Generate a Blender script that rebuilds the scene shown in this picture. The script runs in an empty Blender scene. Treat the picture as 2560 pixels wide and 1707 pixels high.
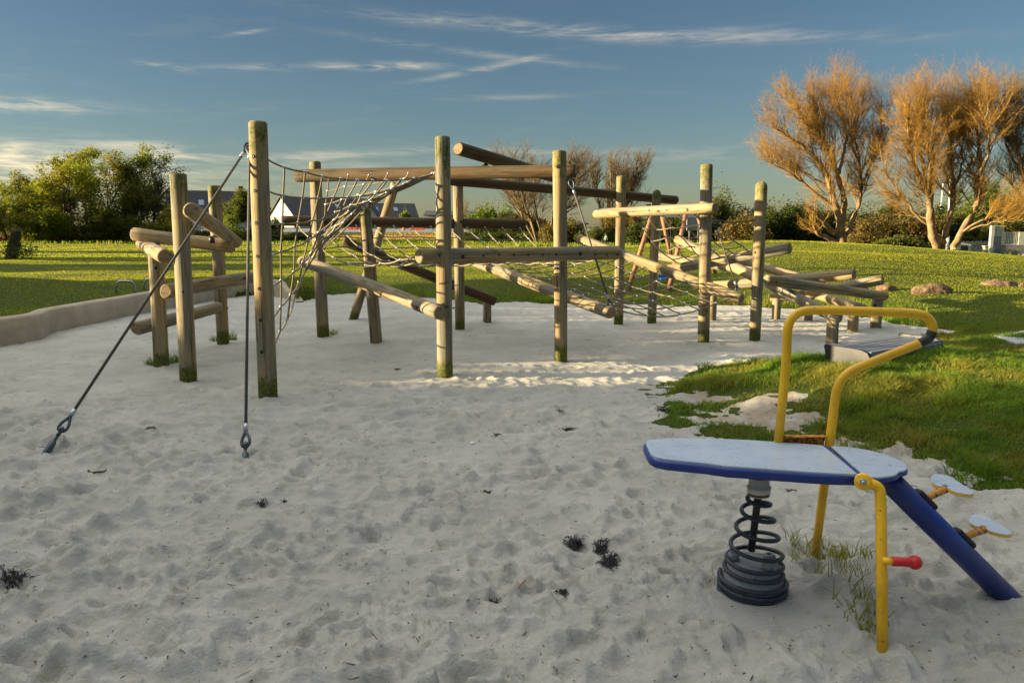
import bpy, bmesh, math, random
import numpy as np
from mathutils import Vector, Matrix

R = math.radians
SC = bpy.context.scene
COL = SC.collection

# ------------------------------------------------------------------ camera, sky, sun, exposure
CAMZ, FPX, PITCH = 1.6, 1959.0, math.atan(278.5 / 1959.0)
cam_data = bpy.data.cameras.new('camera')
cam_data.sensor_width = 36.0
cam_data.lens = 36.0 * FPX / 2560.0
cam_data.clip_end = 3000
cam = bpy.data.objects.new('camera', cam_data)
COL.objects.link(cam)
cam.location = (0, 0, CAMZ)
cam.rotation_euler = (R(90) - PITCH, 0, 0)
SC.camera = cam

SUN_EL, SUN_DIR = R(9.0), Vector((-math.cos(R(9.0)), -0.078, math.sin(R(9.0)))).normalized()
SUN_STRENGTH, SKY_STRENGTH, EXPOSURE = 5.0, 0.062, 2.0
sun_data = bpy.data.lights.new('sun', 'SUN')
sun_data.energy = SUN_STRENGTH
sun_data.angle = R(0.5)
sun_data.color = (1.0, 0.79, 0.47)
sun = bpy.data.objects.new('sun', sun_data)
COL.objects.link(sun)
sun.rotation_euler = SUN_DIR.to_track_quat('Z', 'Y').to_euler()

SC.view_settings.view_transform = 'Standard'
SC.view_settings.look = 'None'
SC.view_settings.gamma = 1
SC.view_settings.use_curve_mapping = False
SC.view_settings.exposure = EXPOSURE


class G:
    """small node-graph builder"""
    def __init__(s, tree):
        s.t = tree; s.n = tree.nodes; s.l = tree.links
    def link(s, v, sock):
        if v is None: return
        if isinstance(v, bpy.types.NodeSocket): s.l.new(v, sock)
        elif isinstance(v, (tuple, list)):
            if len(v) == 3 and len(sock.default_value) == 4: v = (*v, 1)
            sock.default_value = v
        else: sock.default_value = v
    def node(s, kind, _out=0, _props=None, **kw):
        nd = s.n.new(kind)
        for k, v in (_props or {}).items(): setattr(nd, k, v)
        for k, v in kw.items():
            key = int(k[1:]) if k[0] == 'i' and k[1:].isdigit() else k.replace('_', ' ')
            s.link(v, nd.inputs[key])
        return nd.outputs[_out]
    def math(s, op, a, b=None, c=None, clamp=False):
        nd = s.n.new('ShaderNodeMath'); nd.operation = op; nd.use_clamp = clamp
        for i, v in enumerate((a, b, c)): s.link(v, nd.inputs[i])
        return nd.outputs[0]
    def vmath(s, op, a, b=None, out=0):
        nd = s.n.new('ShaderNodeVectorMath'); nd.operation = op
        s.link(a, nd.inputs[0]); s.link(b, nd.inputs[1])
        return nd.outputs[out]
    def mix(s, f, a, b, blend='MIX'):
        nd = s.n.new('ShaderNodeMix'); nd.data_type = 'RGBA'; nd.blend_type = blend
        s.link(f, nd.inputs[0]); s.link(a, nd.inputs[6]); s.link(b, nd.inputs[7])
        return nd.outputs[2]
    def ramp(s, v, lo, hi, a=0.0, b=1.0, smooth=True):
        nd = s.n.new('ShaderNodeMapRange'); nd.interpolation_type = 'SMOOTHSTEP' if smooth else 'LINEAR'
        for i, x in enumerate((v, lo, hi, a, b)): s.link(x, nd.inputs[i])
        return nd.outputs[0]
    def noise(s, vec, scale, detail=4, rough=0.55, dist=0.0, out=0):
        return s.node('ShaderNodeTexNoise', out, Vector=vec, Scale=scale, Detail=detail, Roughness=rough, Distortion=dist)
    def mapping(s, vec, scale=(1, 1, 1), loc=(0, 0, 0), rot=(0, 0, 0)):
        return s.node('ShaderNodeMapping', Vector=vec, Scale=scale, Location=loc, Rotation=rot)


def px_dir(px, py):
    a = (px - 1280.0) / FPX; b = -(py - 853.5) / FPX
    c, s = math.cos(PITCH), math.sin(PITCH)
    return Vector((a, c + b * s, -s + b * c))

def gnd(px, py, z=0.0):
    d = px_dir(px, py); t = (z - CAMZ) / d.z
    return Vector((0, 0, CAMZ)) + d * t

def at(px, py, Y):
    d = px_dir(px, py); t = Y / d.y
    return Vector((0, 0, CAMZ)) + d * t


def build_world():
    w = bpy.data.worlds.new('World'); SC.world = w; w.use_nodes = True
    g = G(w.node_tree); g.n.clear()
    sky = g.n.new('ShaderNodeTexSky'); sky.sky_type = 'NISHITA'; sky.sun_disc = False
    sky.sun_elevation = SUN_EL
    sky.sun_rotation = math.atan2(SUN_DIR.x, SUN_DIR.y)
    sky.air_density = 1.0; sky.dust_density = 0.35; sky.ozone_density = 3.0
    co = g.node('ShaderNodeTexCoord')
    sep = g.n.new('ShaderNodeSeparateXYZ'); g.l.new(co, sep.inputs[0])
    x, y, z = sep.outputs
    az = g.math('ARCTAN2', x, y); el = g.math('ARCSINE', z)
    comb = g.n.new('ShaderNodeCombineXYZ'); g.l.new(az, comb.inputs[0]); g.l.new(el, comb.inputs[1])
    ae = comb.outputs[0]
    wisp = g.noise(g.mapping(ae, (5, 42, 1), rot=(0, 0, R(-4))), 1.0, 7, 0.62, 1.6)
    fine = g.noise(g.mapping(ae, (16, 130, 1), rot=(0, 0, R(-7))), 1.0, 6, 0.65, 1.2)
    tex = g.math('ADD', g.math('MULTIPLY', wisp, 0.6), g.math('MULTIPLY', fine, 0.4))
    # cirrus streaks: (photo x, y, half-length, half-thickness, tilt degrees, density)
    total = None
    for (px, py, L, T, tilt, dens) in CIRRUS:
        d = px_dir(px, py); d.normalize()
        a0, e0 = math.atan2(d.x, d.y), math.asin(d.z)
        m = g.mapping(g.vmath('SUBTRACT', ae, (a0, e0, 0)), (FPX / L, FPX / T, 1))
        m = g.vmath('SUBTRACT', ae, (a0, e0, 0))
        m = g.node('ShaderNodeVectorRotate', _props={'rotation_type': 'Z_AXIS'}, Vector=m, Angle=R(tilt))
        m = g.vmath('MULTIPLY', m, (FPX / L, FPX / T, 0))
        wob = g.vmath('ADD', m, g.vmath('MULTIPLY', g.vmath('SUBTRACT', g.noise(g.mapping(ae, (9, 9, 1)), 1.0, 3, out=1), (.5, .5, .5)), (0.5, 2.2, 0)))
        r2 = g.vmath('DOT_PRODUCT', wob, wob, out=1)
        f = g.math('MULTIPLY', g.math('POWER', 2.718, g.math('MULTIPLY', r2, -1.1)), dens)
        total = f if total is None else g.math('ADD', total, f)
    cover = g.math('MULTIPLY', g.math('MULTIPLY', total, g.ramp(tex, 0.38, 0.68)), .9, clamp=True)
    veil = g.math('MULTIPLY', g.ramp(wisp, 0.5, 0.8), g.ramp(el, 0.02, 0.3, 0.10, 0.02))
    cover = g.math('MAXIMUM', cover, veil)
    # unseen bright cloud overhead to the left, added to light the shaded sand
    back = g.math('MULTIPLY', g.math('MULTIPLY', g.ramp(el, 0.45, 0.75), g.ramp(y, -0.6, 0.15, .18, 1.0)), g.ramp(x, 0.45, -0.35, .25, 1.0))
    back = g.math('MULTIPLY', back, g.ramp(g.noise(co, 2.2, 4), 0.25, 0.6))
    skyc = sky.outputs[0]
    skyc = g.mix(1.0, skyc, SKY_TINT, 'MULTIPLY')
    warm = g.ramp(az, -0.75, 0.45)
    cc = g.mix(warm, CLOUD_L, CLOUD_R)
    col = g.mix(cover, skyc, cc)
    col = g.mix(back, col, FILL_CLOUD)
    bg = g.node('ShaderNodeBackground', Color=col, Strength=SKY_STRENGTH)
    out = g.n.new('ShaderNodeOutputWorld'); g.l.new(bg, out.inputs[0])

CIRRUS = [(1610, 88, 540, 14, 4, 1.1), (1180, 132, 300, 8, 6, .45), (960, 166, 120, 9, -2, .95), (700, 172, 240, 9, -3, .35),
          (385, 163, 48, 9, 2, .75), (1225, 168, 170, 7, -11, .75), (1290, 243, 150, 7, -2, .4), (70, 262, 150, 13, 0, .9),
          (90, 410, 280, 40, 4, 1.2), (400, 372, 140, 15, 6, .75), (820, 388, 330, 12, -3, .45), (1720, 384, 260, 14, 0, .7),
          (1330, 385, 150, 12, 3, .5), (610, 82, 50, 5, -12, .45), (1800, 74, 160, 6, 0, .4), (1000, 420, 700, 24, 0, .3), (-60, 450, 620, 75, 2, .5)]
SKY_TINT = (0.48, 0.455, 0.425)
CLOUD_L = (5.0, 4.2, 2.8)
CLOUD_R = (1.95, 1.9, 1.8)
FILL_CLOUD = (13.0, 12.8, 12.2)
build_world()

# ------------------------------------------------------------------ object helpers
WM = {}

def tag(o, label=None, cat=None, group=None, kind=None):
    if label: o['label'] = label
    if cat: o['category'] = cat
    if group: o['group'] = group
    if kind: o['kind'] = kind
    return o

def thing(name, loc, label, cat, group=None):
    o = bpy.data.objects.new(name, None); COL.objects.link(o)
    o.empty_display_size = 0.2
    o.location = loc; WM[o.name] = Matrix.Translation(Vector(loc))
    return tag(o, label, cat, group)

def put(name, me, parent=None, M=None, **tags):
    """link a mesh; M is its WORLD matrix (identity when the mesh holds world coordinates)"""
    o = bpy.data.objects.new(name, me); COL.objects.link(o)
    M = M or Matrix.Identity(4)
    if parent is not None:
        o.parent = parent
        o.matrix_basis = WM[parent.name].inverted() @ M
    else:
        o.matrix_basis = M
    WM[o.name] = M
    return tag(o, **tags)

def mesh_np(name, V, Q, mats=(), smooth=True, attrs=None, mi=None):
    """quads (or tris) mesh from numpy arrays"""
    me = bpy.data.meshes.new(name)
    V = np.asarray(V, np.float32).reshape(-1, 3); Q = np.asarray(Q, np.int32)
    k = Q.shape[1]
    me.vertices.add(len(V)); me.vertices.foreach_set('co', V.ravel())
    me.loops.add(Q.size); me.loops.foreach_set('vertex_index', Q.ravel())
    me.polygons.add(len(Q)); me.polygons.foreach_set('loop_start', np.arange(0, Q.size, k, dtype=np.int32))
    if smooth: me.polygons.foreach_set('use_smooth', np.ones(len(Q), bool))
    if mi is not None: me.polygons.foreach_set('material_index', np.asarray(mi, np.int32))
    for k2, a in (attrs or {}).items():
        at_ = me.attributes.new(k2, 'FLOAT', 'POINT'); at_.data.foreach_set('value', np.asarray(a, np.float32))
    me.update(calc_edges=True)
    for m in mats: me.materials.append(m)
    return me

def from_bm(name, bm, mats=(), smooth=True):
    me = bpy.data.meshes.new(name)
    bmesh.ops.recalc_face_normals(bm, faces=bm.faces[:])
    if smooth:
        for f in bm.faces: f.smooth = True
    bm.to_mesh(me); bm.free()
    for m in mats: me.materials.append(m)
    return me

def bx(bm, c, s, rz=0.0, M=None, mi=0, bevel=0.0):
    """box with centre c and size s"""
    mt = Matrix.Translation(Vector(c)) @ Matrix.Rotation(rz, 4, 'Z')
    if M is not None: mt = M @ mt
    r = bmesh.ops.create_cube(bm, size=1.0, matrix=mt @ Matrix.Diagonal((*s, 1)))
    vs = r['verts']
    fs = {f for v in vs for f in v.link_faces}
    for f in fs: f.material_index = mi
    if bevel:
        es = {e for v in vs for e in v.link_edges}
        bmesh.ops.bevel(bm, geom=list(es), offset=bevel, segments=2, affect='EDGES', profile=0.5)

def frame_z(A, B):
    d = (B - A).normalized()
    q = d.to_track_quat('Z', 'Y')
    return Matrix.Translation(A) @ q.to_matrix().to_4x4()

def catmull(P, n=8, closed=False):
    P = [Vector(p) for p in P]
    if len(P) < 3: return P
    ext = [P[0] * 2 - P[1]] + P + [P[-1] * 2 - P[-2]]
    out = []
    for i in range(1, len(ext) - 2):
        p0, p1, p2, p3 = ext[i - 1:i + 3]
        for k in range(n):
            t = k / n
            out.append(0.5 * ((2 * p1) + (p2 - p0) * t + (2 * p0 - 5 * p1 + 4 * p2 - p3) * t * t + (3 * p1 - p0 - 3 * p2 + p3) * t ** 3))
    out.append(P[-1])
    return out

def fillet(P, rad, n=7):
    P = [Vector(p) for p in P]; out = [P[0]]
    for i in range(1, len(P) - 1):
        a, b, c = P[i - 1], P[i], P[i + 1]
        u, v = (a - b), (c - b); d = min(rad, u.length * .45, v.length * .45)
        p0, p2 = b + u.normalized() * d, b + v.normalized() * d
        for k in range(n + 1):
            t = k / n
            out.append((1 - t) ** 2 * p0 + 2 * t * (1 - t) * b + t * t * p2)
    return out + [P[-1]]

def sweep(bm, P, rad, sides=12, mi=0, cap=True):
    """tube along a polyline with parallel-transported frames"""
    P = [Vector(p) for p in P]; n = len(P)
    rads = rad if isinstance(rad, (list, tuple)) else [rad] * n
    T = []
    for i in range(n):
        d = P[min(i + 1, n - 1)] - P[max(i - 1, 0)]
        T.append(d.normalized() if d.length > 1e-9 else Vector((0, 0, 1)))
    ref = Vector((0, 0, 1)) if abs(T[0].z) < .9 else Vector((1, 0, 0))
    u = T[0].cross(ref).normalized()
    rings = []
    for i in range(n):
        u = (u - T[i] * u.dot(T[i]))
        u = u.normalized() if u.length > 1e-9 else T[i].orthogonal().normalized()
        v = T[i].cross(u)
        rings.append([bm.verts.new(P[i] + (u * math.cos(2 * math.pi * k / sides) + v * math.sin(2 * math.pi * k / sides)) * rads[i]) for k in range(sides)])
    for a, b in zip(rings, rings[1:]):
        for k in range(sides):
            f = bm.faces.new((a[k], a[(k + 1) % sides], b[(k + 1) % sides], b[k])); f.material_index = mi
    if cap:
        for r in (rings[0][::-1], rings[-1]):
            f = bm.faces.new(r); f.material_index = mi

def lathe(bm, prof, M=None, sides=24, mi=0):
    """profile of (radius, z) turned round local Z"""
    M = M or Matrix.Identity(4); rings = []
    for r, z in prof:
        rings.append([bm.verts.new(M @ Vector((max(r, 1e-4) * math.cos(2 * math.pi * k / sides), max(r, 1e-4) * math.sin(2 * math.pi * k / sides), z))) for k in range(sides)])
    for a, b in zip(rings, rings[1:]):
        for k in range(sides):
            f = bm.faces.new((a[k], a[(k + 1) % sides], b[(k + 1) % sides], b[k])); f.material_index = mi
    for r in (rings[0][::-1], rings[-1]):
        f = bm.faces.new(r); f.material_index = mi

def prism(bm, pts, down, bevel=0.0, mi=0, seg=2):
    """closed outline (list of Vectors, top face) extruded by the vector down"""
    vs = [bm.verts.new(p) for p in pts]
    f = bm.faces.new(vs); f.material_index = mi
    r = bmesh.ops.extrude_face_region(bm, geom=[f])
    nv = [e for e in r['geom'] if isinstance(e, bmesh.types.BMVert)]
    nf = [e for e in r['geom'] if isinstance(e, bmesh.types.BMFace)]
    bmesh.ops.translate(bm, verts=nv, vec=Vector(down))
    for v in nv:
        for q in v.link_faces: q.material_index = mi
    if bevel:
        es = [e for e in f.edges] + [e for q in nf for e in q.edges]
        bmesh.ops.bevel(bm, geom=list(set(es)), offset=bevel, segments=seg, affect='EDGES', profile=0.5)

# ------------------------------------------------------------------ numpy noise
def _hash(ix, iy, seed):
    h = (ix.astype(np.int64) * 374761393 + iy.astype(np.int64) * 668265263 + seed * 1442695041) & 0xFFFFFFFF
    h = ((h ^ (h >> 13)) * 1274126177) & 0xFFFFFFFF
    return ((h ^ (h >> 16)) & 0xFFFF) / 65535.0

def vnoise(x, y, seed=0):
    x = np.asarray(x, float); y = np.asarray(y, float)
    ix, iy = np.floor(x), np.floor(y); fx, fy = x - ix, y - iy
    fx = fx * fx * fx * (fx * (fx * 6 - 15) + 10); fy = fy * fy * fy * (fy * (fy * 6 - 15) + 10)
    a, b = _hash(ix, iy, seed), _hash(ix + 1, iy, seed)
    c, d = _hash(ix, iy + 1, seed), _hash(ix + 1, iy + 1, seed)
    return (a * (1 - fx) + b * fx) * (1 - fy) + (c * (1 - fx) + d * fx) * fy - 0.5

def fbm(x, y, seed=0, oct=4, gain=0.5):
    s, a = 0, 1.0
    for o in range(oct):
        s = s + a * vnoise(x * 2 ** o + 17.3 * o, y * 2 ** o - 9.1 * o, seed + o); a *= gain
    return s

def sstep(a, b, x):
    t = np.clip((x - a) / (b - a), 0, 1); return t * t * (3 - 2 * t)

# ------------------------------------------------------------------ materials
MATS = {}

def mat(name, fn):
    m = bpy.data.materials.new(name); m.use_nodes = True
    g = G(m.node_tree); g.n.clear()
    sh = fn(g)
    out = g.n.new('ShaderNodeOutputMaterial'); g.l.new(sh, out.inputs[0])
    MATS[name] = m
    return m

def bsdf(g, col, rough=0.6, bump=None, bstr=0.3, bdist=0.01, metal=0.0, spec=0.4, **kw):
    nrm = None
    if bump is not None:
        nrm = g.node('ShaderNodeBump', Height=bump, Strength=bstr, Distance=bdist)
    p = {'Base_Color': col, 'Roughness': rough, 'Metallic': metal, 'Specular_IOR_Level': spec}
    p.update(kw)
    if nrm is not None: p['Normal'] = nrm
    return g.node('ShaderNodeBsdfPrincipled', **p)

def pos(g): return g.node('ShaderNodeNewGeometry')
def objco(g): return g.node('ShaderNodeTexCoord', 3)
def rnd(g): return g.node('ShaderNodeObjectInfo', 5)
def attr(g, name): return g.node('ShaderNodeAttribute', 2, _props={'attribute_name': name})

def wood(light, grey, dark):
    def fn(g):
        r = rnd(g)
        off = g.n.new('ShaderNodeCombineXYZ'); g.l.new(g.math('MULTIPLY', r, 37.0), off.inputs[2]); g.l.new(g.math('MULTIPLY', r, 11.0), off.inputs[0])
        co = g.vmath('ADD', objco(g), off.outputs[0])
        grain = g.noise(g.mapping(co, (34, 34, 1.3)), 1.0, 6, 0.62, 0.25)
        fine = g.noise(g.mapping(co, (130, 130, 4.5)), 1.0, 3, 0.6)
        patch = g.noise(g.mapping(co, (5, 5, 1.1)), 1.0, 4, 0.6)
        blot = g.noise(g.mapping(co, (9, 9, 3.2)), 1.0, 5, 0.65)
        c = g.mix(g.ramp(patch, .36, .64), light, grey)
        c = g.mix(g.math('MULTIPLY', g.ramp(grain, .45, .66), .62), c, dark)
        c = g.mix(g.math('MULTIPLY', g.ramp(fine, .5, .7), .35), c, dark)
        c = g.mix(g.math('MULTIPLY', g.ramp(blot, .56, .72), .55), c, (dark[0] * .5, dark[1] * .5, dark[2] * .5))
        crk = g.noise(g.mapping(co, (11, 11, .38)), 1.0, 3, 0.5, 0.1)
        crack = g.math('SUBTRACT', 1.0, g.ramp(g.math('ABSOLUTE', g.math('SUBTRACT', crk, 0.47)), .002, .013))
        crack = g.math('MULTIPLY', crack, g.ramp(g.noise(g.mapping(co, (3, 3, 1.0)), 1.0, 2), .46, .55))
        c = g.mix(g.math('MULTIPLY', crack, .9), c, (.022, .016, .01))
        knot = g.node('ShaderNodeTexVoronoi', Vector=g.mapping(co, (7, 7, 3.2)), Scale=1.0)
        c = g.mix(g.math('MULTIPLY', g.ramp(knot, .1, .03), .6), c, (.07, .045, .025))
        mo = attr(g, 'moss')
        mn = g.noise(co, 14.0, 6, 0.7)
        mf = g.ramp(g.math('ADD', mo, g.math('MULTIPLY', g.math('SUBTRACT', mn, .5), 1.3)), .3, .8)
        mc = g.mix(g.ramp(g.noise(co, 45.0, 3), .35, .65), (.035, .042, .008), (.12, .135, .012))
        c = g.mix(g.math('MULTIPLY', mf, .93), c, mc)
        h = g.math('SUBTRACT', g.math('ADD', g.math('MULTIPLY', grain, .7), g.math('MULTIPLY', fine, .3)), g.math('MULTIPLY', crack, 1.2))
        return bsdf(g, c, .78, h, .75, .006, spec=.25)
    return fn

mat('wood', wood((.325, .235, .112), (.205, .19, .138), (.075, .054, .028)))
mat('wood_brown', wood((.095, .056, .022), (.075, .058, .028), (.026, .017, .007)))

def endgrain(g):
    co = objco(g)
    sep = g.n.new('ShaderNodeSeparateXYZ'); g.l.new(co, sep.inputs[0])
    x, y = sep.outputs[0], sep.outputs[1]
    r = g.math('SQRT', g.math('ADD', g.math('MULTIPLY', x, x), g.math('MULTIPLY', y, y)))
    r = g.math('ADD', r, g.math('MULTIPLY', g.noise(co, 22, 3), .012))
    ring = g.math('SINE', g.math('MULTIPLY', r, 900.0))
    a = g.math('ARCTAN2', y, x)
    nz = g.noise(co, 16, 4)
    c = g.mix(g.ramp(ring, -.6, .9), (.16, .11, .06), (.36, .27, .15))
    c = g.mix(g.math('MULTIPLY', g.ramp(nz, .45, .65), .7), c, (.13, .105, .07))
    cr = g.ramp(g.math('ABSOLUTE', g.math('SINE', g.math('ADD', g.math('MULTIPLY', a, 1.5), g.math('MULTIPLY', rnd(g), 6.0)))), .10, .03)
    cr = g.math('MULTIPLY', cr, g.ramp(r, .005, .03))
    c = g.mix(g.math('MULTIPLY', cr, .8), c, (.03, .02, .012))
    return bsdf(g, c, .85, ring, .25, .003, spec=.2)
mat('endgrain', endgrain)

def plain(col, rough=.5, metal=0., var=.15, scale=20., bstr=0., spec=.4):
    def fn(g):
        n = g.noise(objco(g), scale, 4)
        c = g.mix(g.ramp(n, .3, .7), tuple(v * (1 - var) for v in col), tuple(min(1, v * (1 + var)) for v in col))
        return bsdf(g, c, rough, n if bstr else None, bstr, .004, metal, spec)
    return fn

mat('bolt', plain((.018, .017, .018), .45, .3))
mat('steel', plain((.42, .43, .45), .38, .8, .25, 60))
mat('dark_steel', plain((.07, .085, .095), .45, .7, .3, 40))
mat('spring_paint', plain((.026, .032, .044), .45, 0, .3, 30))
mat('black_rubber', plain((.012, .013, .014), .5))

def rope(col, tw=55.0):
    def fn(g):
        n = g.noise(pos(g), 90, 3)
        c = g.mix(g.ramp(n, .35, .65), tuple(v * .65 for v in col), tuple(v * 1.15 for v in col))
        return bsdf(g, c, .85, n, .6, .004, spec=.2)
    return fn
mat('rope', rope((.21, .18, .115)))
mat('cable', rope((.10, .095, .08)))

def paint(col, chip=(.05, .03, .02), amount=.59, rough=.36, speck=70):
    def fn(g):
        co = pos(g)
        n = g.noise(co, 6, 4); sp = g.noise(co, speck, 3, .6)
        c = g.mix(g.ramp(n, .3, .7), tuple(v * .86 for v in col), tuple(min(1, v * 1.06) for v in col))
        dirt = g.noise(co, 18, 6, .7)
        c = g.mix(g.math('MULTIPLY', g.ramp(dirt, .52, .74), .28), c, (.16, .12, .07))
        c = g.mix(g.ramp(sp, amount + .08, amount + .12), c, chip)
        return bsdf(g, c, g.ramp(dirt, .3, .7, rough - .06, rough + .16), sp, .06, .002, spec=.5)
    return fn
mat('yellow_paint', paint((.90, .49, .010)))
mat('rusty_yellow', paint((.62, .25, .015), (.10, .035, .012), .44, .6, 45))
mat('blue_paint', paint((.010, .032, .20), (.03, .03, .03), .68, .34, 90))
mat('red_paint', paint((.62, .012, .018), (.2, .02, .02), .72, .35))
mat('black_paint', paint((.016, .018, .022), (.2, .15, .05), .68, .35))
mat('grey_cast', paint((.22, .24, .235), (.10, .10, .09), .58, .55, 40))
mat('white_plastic', paint((.52, .50, .43), (.10, .08, .05), .60, .5, 40))
mat('rust', paint((.10, .04, .02), (.03, .015, .01), .5, .8, 60))

def deck(g):
    co = pos(g)
    n = g.noise(co, 5, 5, .6); s = g.noise(co, 160, 4, .7); m = g.noise(co, 11, 7, .7)
    c = g.mix(g.ramp(n, .3, .7), (.36, .43, .51), (.43, .48, .53))
    c = g.mix(g.math('MULTIPLY', g.ramp(s, .5, .72), .22), c, (.30, .36, .43))
    c = g.mix(g.math('MULTIPLY', g.ramp(m, .50, .70), .22), c, (.50, .53, .55))
    return bsdf(g, c, g.ramp(m, .3, .7, .22, .42), s, .05, .002, spec=.5)
mat('deck_panel', deck)

def sand(g):
    p = pos(g)
    n = g.noise(p, 1.3, 5, .6); f = g.noise(p, 9, 5, .65); gr = g.noise(p, 420, 3, .7); mid = g.noise(p, 38, 5, .65, .4)
    c = g.mix(g.ramp(n, .35, .65), (.405, .40, .35), (.49, .48, .425))
    c = g.mix(g.math('MULTIPLY', g.ramp(f, .55, .74), .7), c, (.34, .295, .215))
    c = g.mix(g.math('MULTIPLY', g.ramp(gr, .42, .62), .35), c, (.33, .28, .21))
    v = g.node('ShaderNodeTexVoronoi', Vector=p, Scale=24.0, Randomness=1.0)
    sp = g.math('MULTIPLY', g.ramp(v, .10, .06), g.ramp(g.noise(p, 5, 3), .47, .6))
    c = g.mix(g.math('MULTIPLY', sp, .75), c, (.11, .085, .06))
    m2 = g.noise(p, 95, 4, .7)
    so = g.math('MULTIPLY', attr(g, 'soil'), g.ramp(g.noise(p, 4.5, 4), .3, .6)); c = g.mix(g.math('MULTIPLY', so, .75), c, (.30, .225, .145))
    h = g.math('ADD', g.math('ADD', g.math('MULTIPLY', mid, 1.0), g.math('MULTIPLY', m2, .5)), g.math('MULTIPLY', gr, .2))
    return bsdf(g, c, .92, h, .8, .02, spec=.15)
mat('sand', sand)

def lawn(g):
    p = pos(g)
    n = g.noise(p, .35, 5, .6); f = g.noise(p, 3.0, 6, .65); q = g.noise(p, 40, 4, .7)
    c = g.mix(g.ramp(n, .35, .65), (.06, .105, .008), (.11, .14, .011))
    c = g.mix(g.math('MULTIPLY', g.ramp(f, .5, .7), .6), c, (.13, .13, .02))
    c = g.mix(g.ramp(q, .35, .7), tuple(.5 * v for v in (.07, .09, .015)), c)
    return bsdf(g, c, .9, g.math('ADD', f, g.math('MULTIPLY', q, .6)), 1.0, .05, spec=.1)
mat('lawn', lawn)

def leaf(a, b, c2=None, trans=.45, sc=.35, cm=.75):
    """foliage: colour varies per leaf ('tint') and by clump"""
    def fn(g):
        t = attr(g, 'tint')
        cl = g.noise(pos(g), sc, 3)
        c = g.mix(t, a, b)
        if c2 is not None: c = g.mix(g.math('MULTIPLY', g.ramp(cl, .42, .64), cm), c, c2)
        d = g.node('ShaderNodeBsdfPrincipled', Base_Color=c, Roughness=.62, Specular_IOR_Level=.25)
        tr = g.node('ShaderNodeBsdfTranslucent', Color=g.mix(1.0, c, (1.5, 1.45, .7), 'MULTIPLY'))
        return g.node('ShaderNodeMixShader', Fac=trans, i1=d, i2=tr)
    return fn
mat('grass_blade', leaf((.065, .145, .012), (.16, .235, .020), (.25, .215, .04), .4, 1.1))
mat('mown_grass', leaf((.22, .265, .010), (.32, .33, .013), (.34, .31, .018), .42, .12, .5))
mat('dry_grass', leaf((.30, .20, .08), (.42, .29, .12), (.22, .17, .05), .35, .3))
mat('red_reed', leaf((.26, .13, .07), (.36, .20, .10), (.18, .14, .05), .35, .3))
mat('leaf_hawthorn', leaf((.085, .13, .010), (.21, .22, .016), (.15, .13, .02), .45))
mat('leaf_dark', leaf((.032, .058, .010), (.09, .115, .015), (.055, .06, .012), .35))
mat('leaf_lime', leaf((.07, .12, .010), (.17, .21, .022), (.10, .13, .016), .5))
mat('leaf_mid', leaf((.045, .075, .010), (.13, .15, .018), (.08, .07, .015), .4))
mat('leaf_brown', leaf((.10, .075, .022), (.22, .15, .04), (.10, .105, .02), .35))
mat('leaf_dim', leaf((.04, .05, .012), (.08, .08, .02), None, .2))

def bark(a, b, sc=6.0):
    def fn(g):
        n = g.noise(g.mapping(pos(g), (1, 1, .35)), sc, 5, .65)
        return bsdf(g, g.mix(g.ramp(n, .35, .65), a, b), .9, n, .6, .03, spec=.15)
    return fn
mat('bark_willow', bark((.17, .11, .055), (.29, .21, .115)))
mat('twig_willow', bark((.24, .135, .030), (.35, .21, .048)))
mat('twig_grey', bark((.13, .095, .05), (.20, .15, .08)))
mat('bark_dark', bark((.06, .045, .03), (.12, .09, .055)))
mat('swing_wood', plain((.33, .145, .07), .7, 0, .25, 14))
mat('white_paint', plain((.74, .73, .68), .55, 0, .06))
mat('wall_render', plain((.62, .60, .55), .85, 0, .04, 2))
mat('roof_slate', plain((.030, .033, .040), .7, 0, .25, 2))
mat('pane', plain((.30, .36, .44), .15))
mat('brick', plain((.24, .10, .06), .85, 0, .25, 6))
mat('cream_wall', plain((.42, .37, .27), .85, 0, .1, 1))
mat('tarmac', plain((.16, .165, .18), .9, 0, .15, 2))
mat('paving', plain((.40, .40, .40), .9, 0, .08, 2))
mat('orange_plastic', plain((.75, .14, .04), .5))
mat('grey_fence', plain((.40, .40, .36), .6, .2, .12, 8))
mat('fence_panel', plain((.62, .60, .50), .6, 0, .12, 4))
mat('dull_blue', plain((.25, .29, .33), .6, 0, .2, 2))
mat('seaweed', plain((.014, .012, .012), .6, 0, .4, 60))
mat('twig_litter', plain((.09, .06, .035), .9, 0, .4, 60))
mat('skin', plain((.55, .32, .22), .6)); mat('hair', plain((.08, .04, .02), .7))
mat('teal_cloth', plain((.04, .30, .36), .8)); mat('blue_cloth', plain((.10, .17, .28), .8)); mat('black_cloth', plain((.012, .012, .016), .8))
mat('swing_blue', plain((.02, .16, .55), .4))

def concrete(g):
    p = pos(g)
    n = g.noise(p, 2.2, 6, .65); f = g.noise(p, 26, 5, .7); st = g.noise(g.mapping(p, (3, 3, .5)), 1.0, 5, .6)
    c = g.mix(g.ramp(n, .35, .65), (.36, .30, .215), (.46, .385, .275))
    c = g.mix(g.math('MULTIPLY', g.ramp(st, .5, .7), .4), c, (.28, .225, .155))
    c = g.mix(g.math('MULTIPLY', g.ramp(f, .55, .75), .25), c, (.56, .5, .4))
    return bsdf(g, c, .9, f, .35, .006, spec=.2)
mat('concrete', concrete)

def stone(g):
    n = g.noise(objco(g), 7, 6, .7)
    c = g.mix(g.ramp(n, .35, .65), (.11, .07, .04), (.24, .165, .095))
    return bsdf(g, c, .9, g.math('ADD', n, g.math('MULTIPLY', g.noise(objco(g), 30, 4), .4)), 1.0, .06, spec=.2)
mat('stone', stone)
M_ = MATS

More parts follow.
